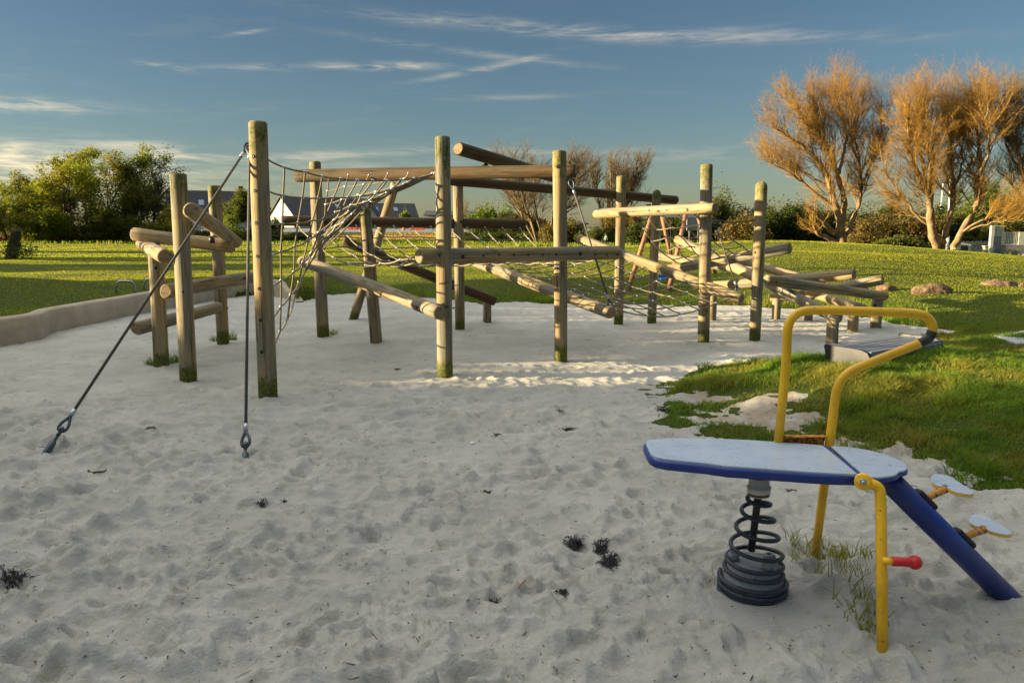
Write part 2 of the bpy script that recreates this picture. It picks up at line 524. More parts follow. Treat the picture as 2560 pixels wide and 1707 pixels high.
def bowls(x, y, seed):
    """hollows with sharp crests between them (squared distance to the nearest jittered point)"""
    ix, iy = np.floor(x), np.floor(y); best = np.full(x.shape, 9.0)
    for a in (-1, 0, 1):
        for b in (-1, 0, 1):
            cx, cy = ix + a, iy + b
            d = (x - cx - .1 - .8 * _hash(cx, cy, seed)) ** 2 + (y - cy - .1 - .8 * _hash(cx, cy, seed + 7)) ** 2
            best = np.minimum(best, d)
    return np.minimum(best, .7)

# ------------------------------------------------------------------ ground: sand pit, lawn, banks
WALL_PX = [(-520, 985), (-300, 930), (0, 863), (140, 828), (370, 779), (457, 762), (560, 744), (650, 736), (700, 741), (742, 756)]
BACK_PX = [(791, 745), (820, 737), (887, 733), (950, 744), (1000, 738), (1088, 748), (1200, 757), (1284, 753), (1400, 759), (1525, 758),
           (1700, 765), (1840, 763), (1960, 772), (2060, 774), (2150, 788), (2205, 799), (2235, 812), (2310, 816), (2385, 828), (2370, 842), (2310, 850)]
FRONT_PX = [(2230, 868), (2150, 900), (2051, 903), (1979, 908), (1890, 914), (1815, 913), (1751, 931), (1700, 962), (1686, 995), (1709, 1033), (1764, 1058),
            (1824, 1080), (1943, 1104), (2100, 1118), (2240, 1140), (2368, 1161), (2430, 1185), (2560, 1212), (2800, 1260)]
WALL = [gnd(*p) for p in WALL_PX]
POLY = WALL + [gnd(*p) for p in BACK_PX + FRONT_PX] + [Vector((9, -6, 0)), Vector((-12, -6, 0)), Vector((-9.5, 4, 0))]
PXY = np.array([(p.x, p.y) for p in POLY]); NWALL = len(WALL)

def sdist(x, y):
    """signed distance to the sand pit outline (positive on the grass) and closeness to the retaining wall"""
    best = np.full(x.shape, 1e9); bw = np.full(x.shape, 1e9); inside = np.zeros(x.shape, bool)
    n = len(PXY)
    for i in range(n):
        a, b = PXY[i], PXY[(i + 1) % n]; d = b - a
        t = np.clip(((x - a[0]) * d[0] + (y - a[1]) * d[1]) / (d @ d), 0, 1)
        q = (x - a[0] - t * d[0]) ** 2 + (y - a[1] - t * d[1]) ** 2
        best = np.minimum(best, q)
        if i < NWALL - 1 or i >= n - 2: bw = np.minimum(bw, q)
        c = ((a[1] > y) != (b[1] > y)) & (x < (b[0] - a[0]) * (y - a[1]) / (b[1] - a[1] + 1e-12) + a[0])
        inside ^= c
    s = np.sqrt(best); return np.where(inside, -s, s), np.sqrt(bw)

# bare sand scrapes inside the grassy bank: photo position, half-size in metres
SCRAPES = [(gnd(x, y, .15), a, b) for x, y, a, b in [(1800, 962, .48, .36), (1900, 1003, .70, .46), (1990, 985, .44, .36), (2050, 1000, .3, .2), (1755, 985, .24, .16), (1835, 915, .22, .10), (2060, 945, .14, .08), (2115, 1030, .20, .13), (2130, 1066, .16, .10), (2400, 1052, .2, .12), (2385, 905, .3, .10)]]

def base_h(x, y, s, w):
    """bare ground level shared by sand and grass"""
    near = sstep(12.0, 9.5, y) * sstep(0.0, 2.0, x)
    h = .23 * near * sstep(-.1, 1.6, s) + (1 - near) * .25 * sstep(0, 3.0, s) * sstep(.0, 1.0, w)
    h = h + .78 * np.exp(-(np.where(x > 13.5, x - 13.5, 0) / 8.5) ** 2 - (np.where(x < 13.5, x - 13.5, 0) / 11.0) ** 2 - ((y - 38) / 14.0) ** 2) * sstep(17, 26, y)
    h = h + .35 * np.exp(-((x - 9) / 4.0) ** 2 - ((y - 24) / 5.0) ** 2)
    h = h + .52 * np.exp(-((x + 11.6) / 3.2) ** 2 - ((y - 14.0) / 3.4) ** 2) * sstep(.2, 2.5, s)
    h = h - .60 * np.exp(-((x - 37) / 11.0) ** 2 - ((y - 60) / 11.0) ** 2)
    h = h - .30 * np.exp(-((x - 27) / 7.0) ** 2 - ((y - 42) / 13.0) ** 2)
    h = h + 1.85 * sstep(92, 165, y)
    h = h + .07 * fbm(x * .23, y * .23, 5, 3) * sstep(0, 2, s) + .10 * near * sstep(.1, 1.2, s) * fbm(x * 1.1, y * 1.1, 9, 3)
    return h

def soft_edge(x, y, s, w):
    """signed distance with an irregular outline and the scrapes cut out"""
    e = s + .34 * fbm(x * 1.7, y * 1.7, 21, 4) * sstep(.5, 1.5, w) - .02
    for p, a, b in SCRAPES:
        d = np.sqrt(((x - p.x) / a) ** 2 + ((y - p.y) / b) ** 2) + .75 * fbm(x * 3.2, y * 3.2, 33, 4)
        e = np.minimum(e, (d - 1.0) * min(a, b))
    return e

def ground(x, y):
    x = np.asarray(x, float); y = np.asarray(y, float)
    s, w = sdist(x, y); e = soft_edge(x, y, s, w)
    b = base_h(x, y, s, w)
    near_w = sstep(1.2, 0, w - np.abs(s))
    lz = b + .034 * np.tanh(e / .16) - .05 * (e < -.3)
    lz = lz + near_w * np.where(s > 0, .30 * sstep(.0, .12, s) * (1 - sstep(0, 4, s)), -.15)
    return lz, b, s, w, e

def lawn_z(x, y): return ground(x, y)[0]

def polar(cx, cy, r, th):
    rr, tt = np.meshgrid(r, th, indexing='ij')
    return cx + rr * np.sin(tt), cy + rr * np.cos(tt)

def grid_quads(n, m):
    i, j = np.meshgrid(np.arange(n - 1), np.arange(m - 1), indexing='ij')
    a = (i * m + j).ravel()
    return np.stack([a, a + 1, a + m + 1, a + m], 1)[:, ::-1]

def build_ground():
    th = np.concatenate([np.linspace(-3.1, -.75, 60)[:-1], np.linspace(-.75, .75, 760), np.linspace(.75, 3.1, 60)[1:]])
    r = np.concatenate([np.geomspace(2.0, 26, 330)[:-1], np.geomspace(26, 900, 190)])
    x, y = polar(0, -3.0, r, th)
    z = lawn_z(x.ravel(), y.ravel()).reshape(x.shape)
    me = mesh_np('lawn', np.stack([x, y, z], -1), grid_quads(len(r), len(th)), [M_['lawn']])
    put('lawn', me, kind='structure')

    # sand: trampled, with foot dents, low ridges and drag marks
    th = np.linspace(-1.25, 1.1, 1050); r = np.geomspace(2.3, 28.0, 780)
    x, y = polar(0, -2.0, r, th)
    s, w = sdist(x.ravel(), y.ravel()); b = base_h(x.ravel(), y.ravel(), s, w).reshape(x.shape)
    fade = sstep(30, 6, np.hypot(x, y)) * .6 + .4
    z = .045 * fbm(x * .45, y * .45, 1, 3) + .011 * fbm(x * 1.9, y * 1.9, 2, 4)
    wx = x + .25 * fbm(x * 1.3, y * 1.3, 60, 3); wy = y + .25 * fbm(x * 1.3, y * 1.3, 61, 3)
    amp = .55 + 1.1 * sstep(-.25, .3, fbm(x * .7, y * .7, 91, 3))
    far = 1 - .66 * sstep(5.5, 9.5, y); amp = amp * far
    z = z + .080 * amp * bowls(wx * 3.6 + .5 * wy, wy * 4.6, 3)
    w2 = x + .10 * fbm(x * 3.2, y * 3.2, 62, 3); v2 = y + .10 * fbm(x * 3.2, y * 3.2, 63, 3)
    amp = .3 + 1.3 * sstep(-.2, .3, fbm(x * 1.4, y * 1.4, 92, 3))
    amp = amp * far
    z = z + .052 * amp * bowls(w2 * 7.0, v2 * 8.5 + .8 * w2, 5)
    amp = (.25 + 1.5 * sstep(-.15, .3, fbm(x * 2.1, y * 2.1, 93, 3))) * sstep(9, 5, y)
    z = z + .028 * amp * bowls(w2 * 15.0 + v2 * 3, v2 * 19.0, 6)
    rid = 1 - np.abs(2 * vnoise(wx * 12.0 + 3 * wy, wy * 17.0, 12)) * 2
    z = z + .003 * np.clip(rid, -1, 1)
    z = z - np.mean(z[(y > 2) & (y < 16)])
    z = z + .004 * fbm(x * 15, y * 19, 8, 4, .62)
    # ripples in the near left corner
    rip = np.sin(2 * np.pi * (wy * 6.0 + wx * .9 + 1.2 * fbm(x * .8, y * .8, 44, 3)))
    z = z + .011 * (rip + .35 * np.sin(2 * np.arcsin(np.clip(rip, -1, 1)))) * sstep(-.55, -1.3, x) * sstep(3.5, 2.6, y)
    rng = np.random.default_rng(4)
    n = 9000
    ry = 1.4 + 19 * rng.random(n) ** 1.35; rx = (rng.random(n) * 2 - 1.1) * (1.6 + .72 * ry)
    ra = .020 + .075 * rng.random(n) ** 2.4; rb = ra * (.55 + .45 * rng.random(n)); rt = rng.random(n) * np.pi
    dep = (.009 + .026 * rng.random(n) ** 1.7) * (ra / .1) ** .6
    lr0, dlr = math.log(r[0]), math.log(r[1] / r[0]); dth = th[1] - th[0]
    for k in range(n):
        rad = math.hypot(rx[k], ry[k] + 2); ang = math.atan2(rx[k], ry[k] + 2); ext = ra[k] * 2.1
        i0 = int((math.log(max(rad - ext, r[0])) - lr0) / dlr); i1 = int((math.log(rad + ext) - lr0) / dlr) + 2
        j0 = int((ang - ext / rad - th[0]) / dth); j1 = int((ang + ext / rad - th[0]) / dth) + 2
        i0, j0 = max(i0, 0), max(j0, 0)
        if i0 >= len(r) or j0 >= len(th) or i1 <= 0 or j1 <= 0: continue
        X = x[i0:i1, j0:j1] - rx[k]; Y = y[i0:i1, j0:j1] - ry[k]
        c, sn = math.cos(rt[k]), math.sin(rt[k])
        q = np.sqrt(((X * c + Y * sn) / ra[k]) ** 2 + ((-X * sn + Y * c) / rb[k]) ** 2)
        z[i0:i1, j0:j1] += dep[k] * (-np.exp(-(q * 1.05) ** 5) + .5 * np.exp(-((q - 1.28) / .26) ** 2)) * fade[i0:i1, j0:j1]
    # shoe prints with tread bars
    for k in range(46):
        py_ = 1.9 + 1.5 * rng.random(); px_ = -1.2 + 3.0 * rng.random(); an = rng.random() * 6.28
        X = x - px_; Y = y - py_; c, sn = math.cos(an), math.sin(an)
        U = X * c + Y * sn; Vv = -X * sn + Y * c
        m = np.clip(1.3 - (np.abs(U) / .135) ** 4 - (np.abs(Vv) / (.045 + .012 * np.sin(U * 18))) ** 4, 0, 1)
        sel = m > 0
        z[sel] = z[sel] * (1 - .6 * m[sel]) - m[sel] * (.006 + .004 * np.sign(np.sin(U[sel] * 330 + 6 * np.abs(Vv[sel]) * 40)))
    # drifts round the rocker foot and the posts
    for px_, py_, am, ra_ in [(1.55, 3.15, .05, .32), (2.1, 3.2, .05, .22)]:
        z += am * np.exp(-((x - px_) ** 2 + (y - py_) ** 2) / ra_ ** 2)
    k_ = np.exp(-(((x - 1.07) ** 2 + (y - 3.2) ** 2) / .27 ** 2) ** 2); z = z * (1 - k_) - .012 * k_
    sm = s.reshape(x.shape)
    z = z * np.clip(.35 + .65 * sstep(.5, -.3, sm), .35, 1) + b - .02 * sstep(.0, .5, sm) - .35 * sstep(1.2, 2.2, sm) * (y > 12) - .5 * sstep(.12, .3, sm) * (w.reshape(x.shape) <= np.abs(sm) + .02)
    soil = (sstep(-.25, .35, s) * sstep(13, 10.5, y.ravel()) * sstep(0, 1, x.ravel()))
    me = mesh_np('sand', np.stack([x, y, z], -1), grid_quads(len(r), len(th)), [M_['sand']], attrs={'soil': soil})
    put('sand', me, kind='structure')
    return (r, th, z)
SANDGRID = build_ground()

def on_lawn(px, py):
    """the lawn point seen at a photo position"""
    Y = 8.0
    while Y < 120:
        p = at(px, py, Y)
        if p.z <= float(lawn_z(np.array([p.x]), np.array([p.y]))[0]): break
        Y *= 1.01
    return p

def sand_z(x, y):
    r, th, z = SANDGRID
    i = (math.log(math.hypot(x, y + 2) / r[0])) / math.log(r[1] / r[0]); j = (math.atan2(x, y + 2) - th[0]) / (th[1] - th[0])
    i = min(max(int(round(i)), 0), len(r) - 1); j = min(max(int(round(j)), 0), len(th) - 1)
    return float(z[i, j])

def on_sand(px, py):
    """the sand point seen at a photo position"""
    p = gnd(px, py, 0)
    for _ in range(4): p = gnd(px, py, sand_z(p.x, p.y))
    return p

# ------------------------------------------------------------------ retaining wall
def build_wall():
    pts = catmull([Vector((-9.6, 3, 0)), Vector((-9.0, 5.5, 0))] + WALL[2:], 8)
    base = Vector((-7.3, 11.2, 0))
    o = thing('retaining_wall', base, 'low curved concrete retaining wall edging the left of the sand pit', 'wall')
    n = len(pts); V = []
    for i, p in enumerate(pts):
        t = (pts[min(i + 1, n - 1)] - pts[max(i - 1, 0)]).normalized(); nr = Vector((-t.y, t.x, 0))   # towards the lawn
        end = min(1.0, (n - 1 - i) / 9.0)
        wob = .004 * float(vnoise(p.x * 1.3, p.y * 1.3, 71)) * 2
        H = (.355 + wob) * (end ** .7 if end < 1 else 1) + .02
        prof = [(-.05, -.4), (-.05, H * .55), (-.045, H - .03), (-.02, H), (.13, H + .004), (.165, H - .025), (.17, -.4)]
        for a, h in prof: V.append(p + nr * a + Vector((0, 0, h)))
    m = 7; Q = []
    for i in range(n - 1):
        for j in range(m - 1): Q.append((i * m + j, i * m + j + 1, (i + 1) * m + j + 1, (i + 1) * m + j))
    me = mesh_np('retaining_wall', [tuple(v) for v in V], Q, [M_['concrete']], smooth=False)
    put('wall_face', me, o)
build_wall()

def build_paths():
    # tarmac path at the far side of the field, road further back, pale paving on the right
    def ribbon(name, pts, wid, m):
        P = catmull(pts, 8); V = []; n = len(P)
        for i, p in enumerate(P):
            t = (P[min(i + 1, n - 1)] - P[max(i - 1, 0)]); t.z = 0; t.normalize(); nr = Vector((-t.y, t.x, 0))
            for k in range(5):
                q = p + nr * wid * (k / 4 - .5); V.append((q.x, q.y, float(lawn_z(np.array([q.x]), np.array([q.y]))[0]) + .05))
        Q = [(i * 5 + j, i * 5 + j + 1, (i + 1) * 5 + j + 1, (i + 1) * 5 + j) for i in range(n - 1) for j in range(4)]
        put(name, mesh_np(name, V, Q, [M_[m]]), kind='structure')
    ribbon('path', [Vector((-9, 88, 0)), Vector((0, 86, 0)), Vector((2.5, 88, 0)), Vector((5.5, 101, 0)), Vector((7.2, 125, 0))], 3.2, 'tarmac')
    ribbon('road', [Vector((-70, 138, 0)), Vector((-20, 136, 0)), Vector((15, 140, 0))], 16, 'tarmac')
    a, b, c, d = gnd(2485, 842, .25), gnd(2640, 815, .25), gnd(2760, 870, .25), gnd(2545, 862, .25)
    bm = bmesh.new(); prism(bm, [v + Vector((0, 0, .02)) for v in (a, d, c, b)], (0, 0, -.2), .01)
    put('paving', from_bm('paving', bm, [M_['paving']], False), kind='structure')
build_paths()

# ------------------------------------------------------------------ logs
def log_mesh(L, r0, r1, seed, moss, foot=False, dome=False, wobble=.004, mats=('wood', 'endgrain')):
    """round log along local Z; moss(z fraction) -> 0..1; returns a mesh with end grain on the caps"""
    rng = np.random.default_rng(seed); S = 28
    zs = list(np.linspace(0, L, max(6, int(L / .12)))); ch = .016
    prof = [(0.0, -ch), *[(z, 0.0) for z in [ch] + zs[1:-1] + [L - ch]], (L, -ch)]
    if dome:
        rr = r1; prof = prof[:-2]
        for a in np.linspace(0, 1.48, 7): prof.append((L - rr * 1.05 + rr * 1.05 * math.sin(a), -(rr - rr * math.cos(a))))
    ph = rng.random(4) * 6.28
    V, A = [], []
    for z, d in prof:
        t = z / L; rad = r0 + (r1 - r0) * t + d
        cx = .010 * math.sin(t * 3.1 + ph[0]) * (L / 2.5) * .6; cy = .008 * math.sin(t * 2.7 + ph[1]) * (L / 2.5) * .6
        for k in range(S):
            a = 2 * math.pi * k / S
            q = rad + wobble * (math.sin(2 * a + ph[2] + t * 2) + .6 * math.sin(3 * a + ph[3] - t * 3))
            V.append((cx + q * math.cos(a), cy + q * math.sin(a), z)); A.append(moss(t, z))
    n = len(prof); Q = []
    for i in range(n - 1):
        for k in range(S): Q.append((i * S + k, i * S + (k + 1) % S, (i + 1) * S + (k + 1) % S, (i + 1) * S + k))
    mi = [0] * len(Q)
    for ring, flip in ((0, True), (n - 1, False)):
        c = len(V); z = prof[ring][0]
        cxy = np.mean(np.array(V[ring * S:ring * S + S]), 0); V.append(tuple(cxy)); A.append(A[ring * S])
        inner = len(V)
        for k in range(S):
            p = np.array(V[ring * S + k]); V.append(tuple(cxy + (p - cxy) * .5)); A.append(A[ring * S])
        for k in range(S):
            a, b, c2, d2 = ring * S + k, ring * S + (k + 1) % S, inner + (k + 1) % S, inner + k
            Q.append((d2, c2, b, a) if flip else (a, b, c2, d2)); mi.append(0 if dome else 1)
        for k in range(0, S, 2):
            a, b, c2 = inner + k, inner + (k + 1) % S, inner + (k + 2) % S
            Q.append((c, c2, b, a) if flip else (a, b, c2, c)); mi.append(0 if dome else 1)
    me = mesh_np('log', V, Q, [M_[mats[0]], M_[mats[1]]], attrs={'moss': A}, mi=mi)
    sm = np.array([1 if (m == 0) else 0 for m in mi], bool); me.polygons.foreach_set('use_smooth', sm)
    return me

LOGS = {}
_seed = [100]

def beam(parent, A, B, dA, dB, mats=('wood', 'endgrain'), moss=None, name='beam', label=None, key=None, dome=False):
    """log between two world points (dA, dB diameters)"""
    _seed[0] += 1
    L = (B - A).length
    M = frame_z(A, B)
    me = log_mesh(L, dA / 2, dB / 2, _seed[0], moss or (lambda t, z: 0.0), mats=mats, dome=dome)
    o = put(name, me, parent, M, label=label)
    LOGS[key or o.name] = (o, A.copy(), B.copy(), dA / 2, dB / 2)
    return o

def post(parent, bot, topy, dia, key, top_shift=0.0, dome=False, top_moss=.55, foot_moss=.9, label=None, dtop=None, sink=.35, topx=None):
    """upright post: bot = photo position of its foot, topy = photo row of its top"""
    P = on_sand(*bot); P.z -= .01
    d = px_dir(topx if topx else bot[0], topy); z = CAMZ + d.z / d.y * P.y
    T = Vector((P.x, P.y, z))
    if topx: T.x = at(topx, topy, P.y).x
    A = P + (P - T).normalized() * sink
    L = (T - A).length
    def moss(t, zz):
        h = zz - sink
        return foot_moss * 1.15 * float(np.clip(1.5 - h / .19, 0, 1)) + top_moss * 1.1 * float(np.clip(1.2 - (L - zz) / .62, 0, 1))
    _seed[0] += 1
    me = log_mesh(L, dia / 2, (dtop or dia) / 2, _seed[0], moss, dome=dome)
    o = put('post', me, parent, frame_z(A, T), label=label)
    LOGS[key] = (o, A, T, dia / 2, (dtop or dia) / 2)
    return P, T

def bolt(key, px, py, rad=.016, out=.004, name='bolt'):
    """dark bolt head on a log, where the photo shows it"""
    o, A, B, r0, r1 = LOGS[key]
    d = px_dir(px, py).normalized(); O = Vector((0, 0, CAMZ)); ax = (B - A).normalized()
    w0 = O - A; b = d.dot(ax); den = 1 - b * b
    t = (w0.dot(ax) - b * w0.dot(d)) / den; s = (b * w0.dot(ax) - w0.dot(d)) / den
    Pa, Pr = A + ax * t, O + d * s
    r = r0 + (r1 - r0) * max(0, min(1, t / (B - A).length))
    e = Pr - Pa; el = min(e.length, r * .92)
    side = e.normalized() if e.length > 1e-6 else ax.orthogonal().normalized()
    tow = (-d - ax * (-d).dot(ax)).normalized(); tow = (tow - side * tow.dot(side)).normalized()
    nrm = side * (el / r) + tow * math.sqrt(1 - (el / r) ** 2)
    P = Pa + nrm * (r - .004)
    bm = bmesh.new(); lathe(bm, [(rad, 0), (rad, .004 + out), (rad * .8, .008 + out), (rad * .5, .006 + out)], sides=14)
    bm.faces.ensure_lookup_table()
    put(name, from_bm('bolt', bm, [M_['bolt']]), o, frame_z(P, P + nrm))
    return P + nrm * .01

def spacer(parent, P, Q, r=.03):
    bm = bmesh.new(); sweep(bm, [P, Q], r, 14)
    put('spacer', from_bm('spacer', bm, [M_['black_rubber']]), parent)

ROPE_R = .0095

def net(parent, rows, cols, name='climbing_net', label=None, r=ROPE_R, hooks=True):
    """rope net: rows / cols are lists of node lists (world points); ropes run along both, metal clamps sit on the crossings"""
    bm = bmesh.new(); seen = set()
    for ln in list(rows) + list(cols):
        P = []
        for a, b in zip(ln, ln[1:]):
            sag = Vector((0, 0, -.035 * (b - a).length))
            P += [a, a * .75 + b * .25 + sag * .75, a * .5 + b * .5 + sag, a * .25 + b * .75 + sag * .75]
        P.append(ln[-1])
        sweep(bm, P, r, 6)
    for ln in list(rows) + list(cols):
        for i, p in enumerate(ln):
            k = (round(p.x, 3), round(p.y, 3), round(p.z, 3))
            if k in seen: continue
            seen.add(k)
            q = ln[i + 1] if i + 1 < len(ln) else ln[i - 1]
            d = (q - p).normalized() * .016
            sweep(bm, [p - d * 1.1, p - d * .6, p + d * .6, p + d * 1.1], [r * 1.15, r * 1.55, r * 1.55, r * 1.15], 7, mi=1)
    return put(name, from_bm(name, bm, [M_['rope'], M_['steel']]), parent, label=label)

def ruled(A0, A1, B0, B1, n, m, sag=.0, wob=0.0, seed=0):
    """grid of nodes between edge A (A0->A1) and edge B (B0->B1): n lines across, m nodes on each"""
    rng = random.Random(seed); g = []
    for i in range(n):
        u = i / (n - 1); a, b = A0.lerp(A1, u), B0.lerp(B1, u); row = []
        for j in range(m):
            v = j / (m - 1); p = a.lerp(b, v)
            p = p + Vector((0, 0, -sag * math.sin(math.pi * v)))
            if 0 < j < m - 1: p = p + Vector((rng.uniform(-wob, wob), rng.uniform(-wob, wob), rng.uniform(-wob, wob)))
            row.append(p)
        g.append(row)
    return g

def guy(parent, top, low, tip, label=None, anchor=True):
    """steel-cored cable: loop at the top, ferrule, thimble and ground anchor as sub-parts"""
    d = (low - top).normalized()
    bm = bmesh.new(); a = top + d * .17
    sweep(bm, [a, low - d * .02], .0115, 8)
    cab = put('guy_cable', from_bm('guy_cable', bm, [M_['cable']]), parent, label=label)
    def loop(c, d, sgn):
        s = d.cross(Vector((0, 1, 0))).normalized() if abs(d.y) < .9 else d.cross(Vector((1, 0, 0))).normalized()
        pts = [c]
        for t, w_ in ((.035, .012), (.07, .026), (.10, .030), (.125, .022), (.135, 0), (.125, -.022), (.10, -.030), (.07, -.026), (.035, -.012), (.0, 0)):
            pts.append(c + d * sgn * t + s * w_)
        return catmull(pts, 3), s
    for c, sg in ((a, -1), (low, 1)):
        bm = bmesh.new(); sweep(bm, loop(c, d, sg)[0], .0115, 8)
        put('thimble', from_bm('thimble', bm, [M_['dark_steel']]), cab)
    for c, sg in ((a, 1), (low, -1)):
        bm = bmesh.new(); sweep(bm, [c + d * sg * .0, c + d * sg * .005, c + d * sg * .048, c + d * sg * .052], [.014, .018, .018, .014], 12)
        put('ferrule', from_bm('ferrule', bm, [M_['steel']]), cab)
    if anchor:
        bm = bmesh.new(); e = low + d * .12; dd = (tip - e).normalized(); L = (tip - e).length
        lathe(bm, [(.001, -.02), (.020, -.018), (.020, .018), (.001, .02)], frame_z(e, e + loop(low, d, 1)[1].cross(d)), 14)
        sweep(bm, [e, e + dd * L * .3], .014, 8); sweep(bm, [e + dd * L * .3, e + dd * L * .55], .010, 8)
        sweep(bm, [e + dd * L * .52, e + dd * L * .6, tip, tip + dd * .12], [.012, .022, .026, .022], 6)
        put('anchor', from_bm('anchor', bm, [M_['dark_steel']]), cab)
    return cab

# ------------------------------------------------------------------ left log climber
def build_left_climber():
    base = gnd(450, 905)
    o = thing('log_climber', base, 'small log climbing stack of three uprights and crossed logs, left of the guy cables', 'climbing frame')
    A = post(o, (472, 951), 434, .178, 'A', topx=444)
    Bp = post(o, (403, 915), 622, .176, 'B', topx=388, top_moss=.1)
    Cc = post(o, (558, 858), 464, .174, 'C', topx=536)
    beam(o, at(332, 584, 9.95), at(584, 617, 9.95), .172, .168, key='b1')
    beam(o, at(478, 527, 7.95), at(592, 607, 10.55), .172, .150, key='b2')
    beam(o, at(414, 643, 8.35), at(356, 610, 11.0), .172, .165, key='b3')
    beam(o, at(413, 729, 8.98), at(626, 693, 10.85), .168, .160, key='b4')
    beam(o, at(338, 821, 9.5), at(548, 768, 11.0), .172, .165, key='b5')
    for k, x, y, r in [('B', 389, 669, .02), ('B', 416, 814, .018), ('C', 569, 770, .018), ('b4', 600, 698, .02), ('b2', 519, 543, .016), ('b3', 379, 638, .010), ('A', 457, 728, .012)]: bolt(k, x, y, r)
    b1 = LOGS['b1']; p = at(529, 590, 9.75); spacer(o, p, p + Vector((0, 0, -.09)), .035)
    p = at(392, 612, 9.4); spacer(o, p + Vector((0, 0, .03)), p + Vector((0, 0, -.06)), .035)
build_left_climber()

# ------------------------------------------------------------------ tall rope-and-log frame in the middle
def build_frame():
    base = gnd(1114, 935)
    o = thing('climbing_frame', base, 'tall weathered log climbing frame hung with rope nets in the middle of the sand', 'climbing frame')
    P = {}
    P['D'] = post(o, (670, 988), 304, .176, 'D', topx=645, label='tallest front post carrying the two guy cables')
    P['E'] = post(o, (808, 840), 404, .176, 'E', topx=788)
    P['G'] = post(o, (940, 853), 516, .166, 'G', topx=911, dome=True, foot_moss=.35)
    P['H'] = post(o, (1114, 942), 341, .166, 'H', topx=1104)
    P['I'] = post(o, (1149, 825), 462, .168, 'I', topx=1145, top_moss=.1)
    P['J'] = post(o, (1401, 900), 377, .160, 'J', topx=1399)
    P['K'] = post(o, (1547, 811), 440, .158, 'K', topx=1553)
    P['L'] = post(o, (1629, 807), 474, .156, 'L', topx=1643, dome=True)
    P['M'] = post(o, (1758, 855), 411, .160, 'M', topx=1767)
    post(o, (1218, 805), 752, .15, 'stub1', top_moss=0, foot_moss=.3)
    post(o, (1780, 799), 738, .15, 'stub2', top_moss=0, foot_moss=.4)
    # leaning strut
    s = on_sand(884, 798); t = at(989, 458, s.y - .35)
    d = (s - t).normalized()
    beam(o, s + d * .3, t, .165, .150, name='strut', moss=lambda t_, z: .9 * max(0, 1.2 - max(0, z - .3) / .25), key='F')
    br = ('wood_brown', 'endgrain')
    green = lambda t, z: .12
    beam(o, at(742, 442, 11.62), at(1441, 425, 9.92), .176, .166, br, green, key='c1')
    beam(o, at(1144, 373, 10.15), at(1430, 455, 12.5), .168, .155, br, lambda t, z: .45 * max(0, 1 - t * 4), key='c2')
    beam(o, at(1113, 451, 12.62), at(1693, 501, 14.2), .165, .150, br, green, key='c3')
    beam(o, at(1489, 534, 12.9), at(1789, 521, 10.95), .160, .158, key='c4', moss=lambda t, z: .15)
    beam(o, at(1045, 640, 8.36), at(1547, 631, 10.05), .170, .166, key='c5')
    beam(o, at(756, 652, 11.45), at(1101, 784, 8.32), .166, .160, key='c6')
    beam(o, at(703, 553, 12.15), at(1313, 561, 13.0), .168, .160, br, key='c7')
    beam(o, at(858, 603, 13.1), at(1239, 753, 13.65), .168, .160, br, key='c8')
    beam(o, at(1158, 646, 13.0), at(1530, 781, 9.6), .160, .158, key='c9')
    beam(o, at(1446, 597, 12.95), at(1855, 748, 10.85), .160, .158, key='c10')
    for x, y in [(633, 393), (637, 478), (640, 558), (643, 640), (648, 720), (651, 798), (654, 877)]: bolt('D', x, y, .017)
    for x in (1088, 1198, 1237, 1274, 1310, 1346, 1380, 1478, 1506, 1534): bolt('c5', x, 639 if x < 1200 else 637, .0135)
    bolt('c5', 1147, 642, .024); bolt('c5', 1440, 635, .024)
    for x, y in [(1198, 661), (1220, 669), (1242, 678), (1266, 687), (1290, 697), (1316, 706), (1342, 716), (1460, 748), (1500, 765)]: bolt('c9', x, y, .013)
    for x, y, r in [(1517, 533, .018), (1555, 531, .011), (1573, 529, .014), (1592, 529, .014), (1632, 526, .016), (1654, 526, .012), (1676, 525, .012), (1727, 524, .02)]: bolt('c4', x, y, r)
    bolt('J', 1395, 418, .026); bolt('c1', 764, 442, .022); bolt('c3', 1143, 457, .022); bolt('I', 1152, 555, .02); bolt('c6', 1055, 774, .018); bolt('c10', 1722, 705, .02)
    bolt('K', 1541, 514, .014); bolt('G', 935, 590, .018)
    p = at(1213, 405, 10.75); spacer(o, p, p + Vector((0, 0, -.05)), .04)
    p = at(1620, 511, 13.8); spacer(o, p, p + Vector((0, 0, -.05)), .05)

    # net between the front post and the second tall post, drawn in towards the sloping log
    Y = {0: 7.72}
    tab = [[(670, 400), (674, 480), (679, 559), (681, 637), (685, 712), (687, 788), (689, 854)],
           [(711, 419), (708, 489), (706, 559), (702, 628), (703, 700), (702, 766), (700, 828)],
           [(763, 430), (756, 494), (745, 557), (737, 616), (735, 679), (726, 737), (719, 796)],
           [(806, 441), (795, 495), (781, 551), (770, 600), (757, 655), (747, 705), (738, 738)],
           [(852, 447), (833, 494), (809, 548), (796, 581), (778, 632), (766, 668), (756, 690)],
           [(893, 451), (868, 494), (850, 530), (835, 550), (806, 600), (790, 630), (780, 650)],
           [(932, 451), (903, 490), (890, 514), (872, 527), (840, 565), (822, 590), (813, 602)],
           [(968, 451), (940, 484), (926, 500), (912, 507), (885, 532), (868, 547), (858, 557)],
           [(1003, 449), (980, 472), (968, 481), (955, 488), (930, 504), (918, 514), (909, 520)],
           [(1035, 446), (1020, 456), (1010, 460), (1000, 467), (985, 477), (975, 483), (969, 487)]]
    def dep(m, k):
        f = m / 9.0
        return 7.66 + .85 * f + 2.3 * (k / 6) ** 1.3 * math.exp(-((m - 4.2) / 2.0) ** 2)
    nodes = [[at(x, y, dep(m, k)) for k, (x, y) in enumerate(c)] for m, c in enumerate(tab)]
    Hh = at(1087, 433, 8.52)
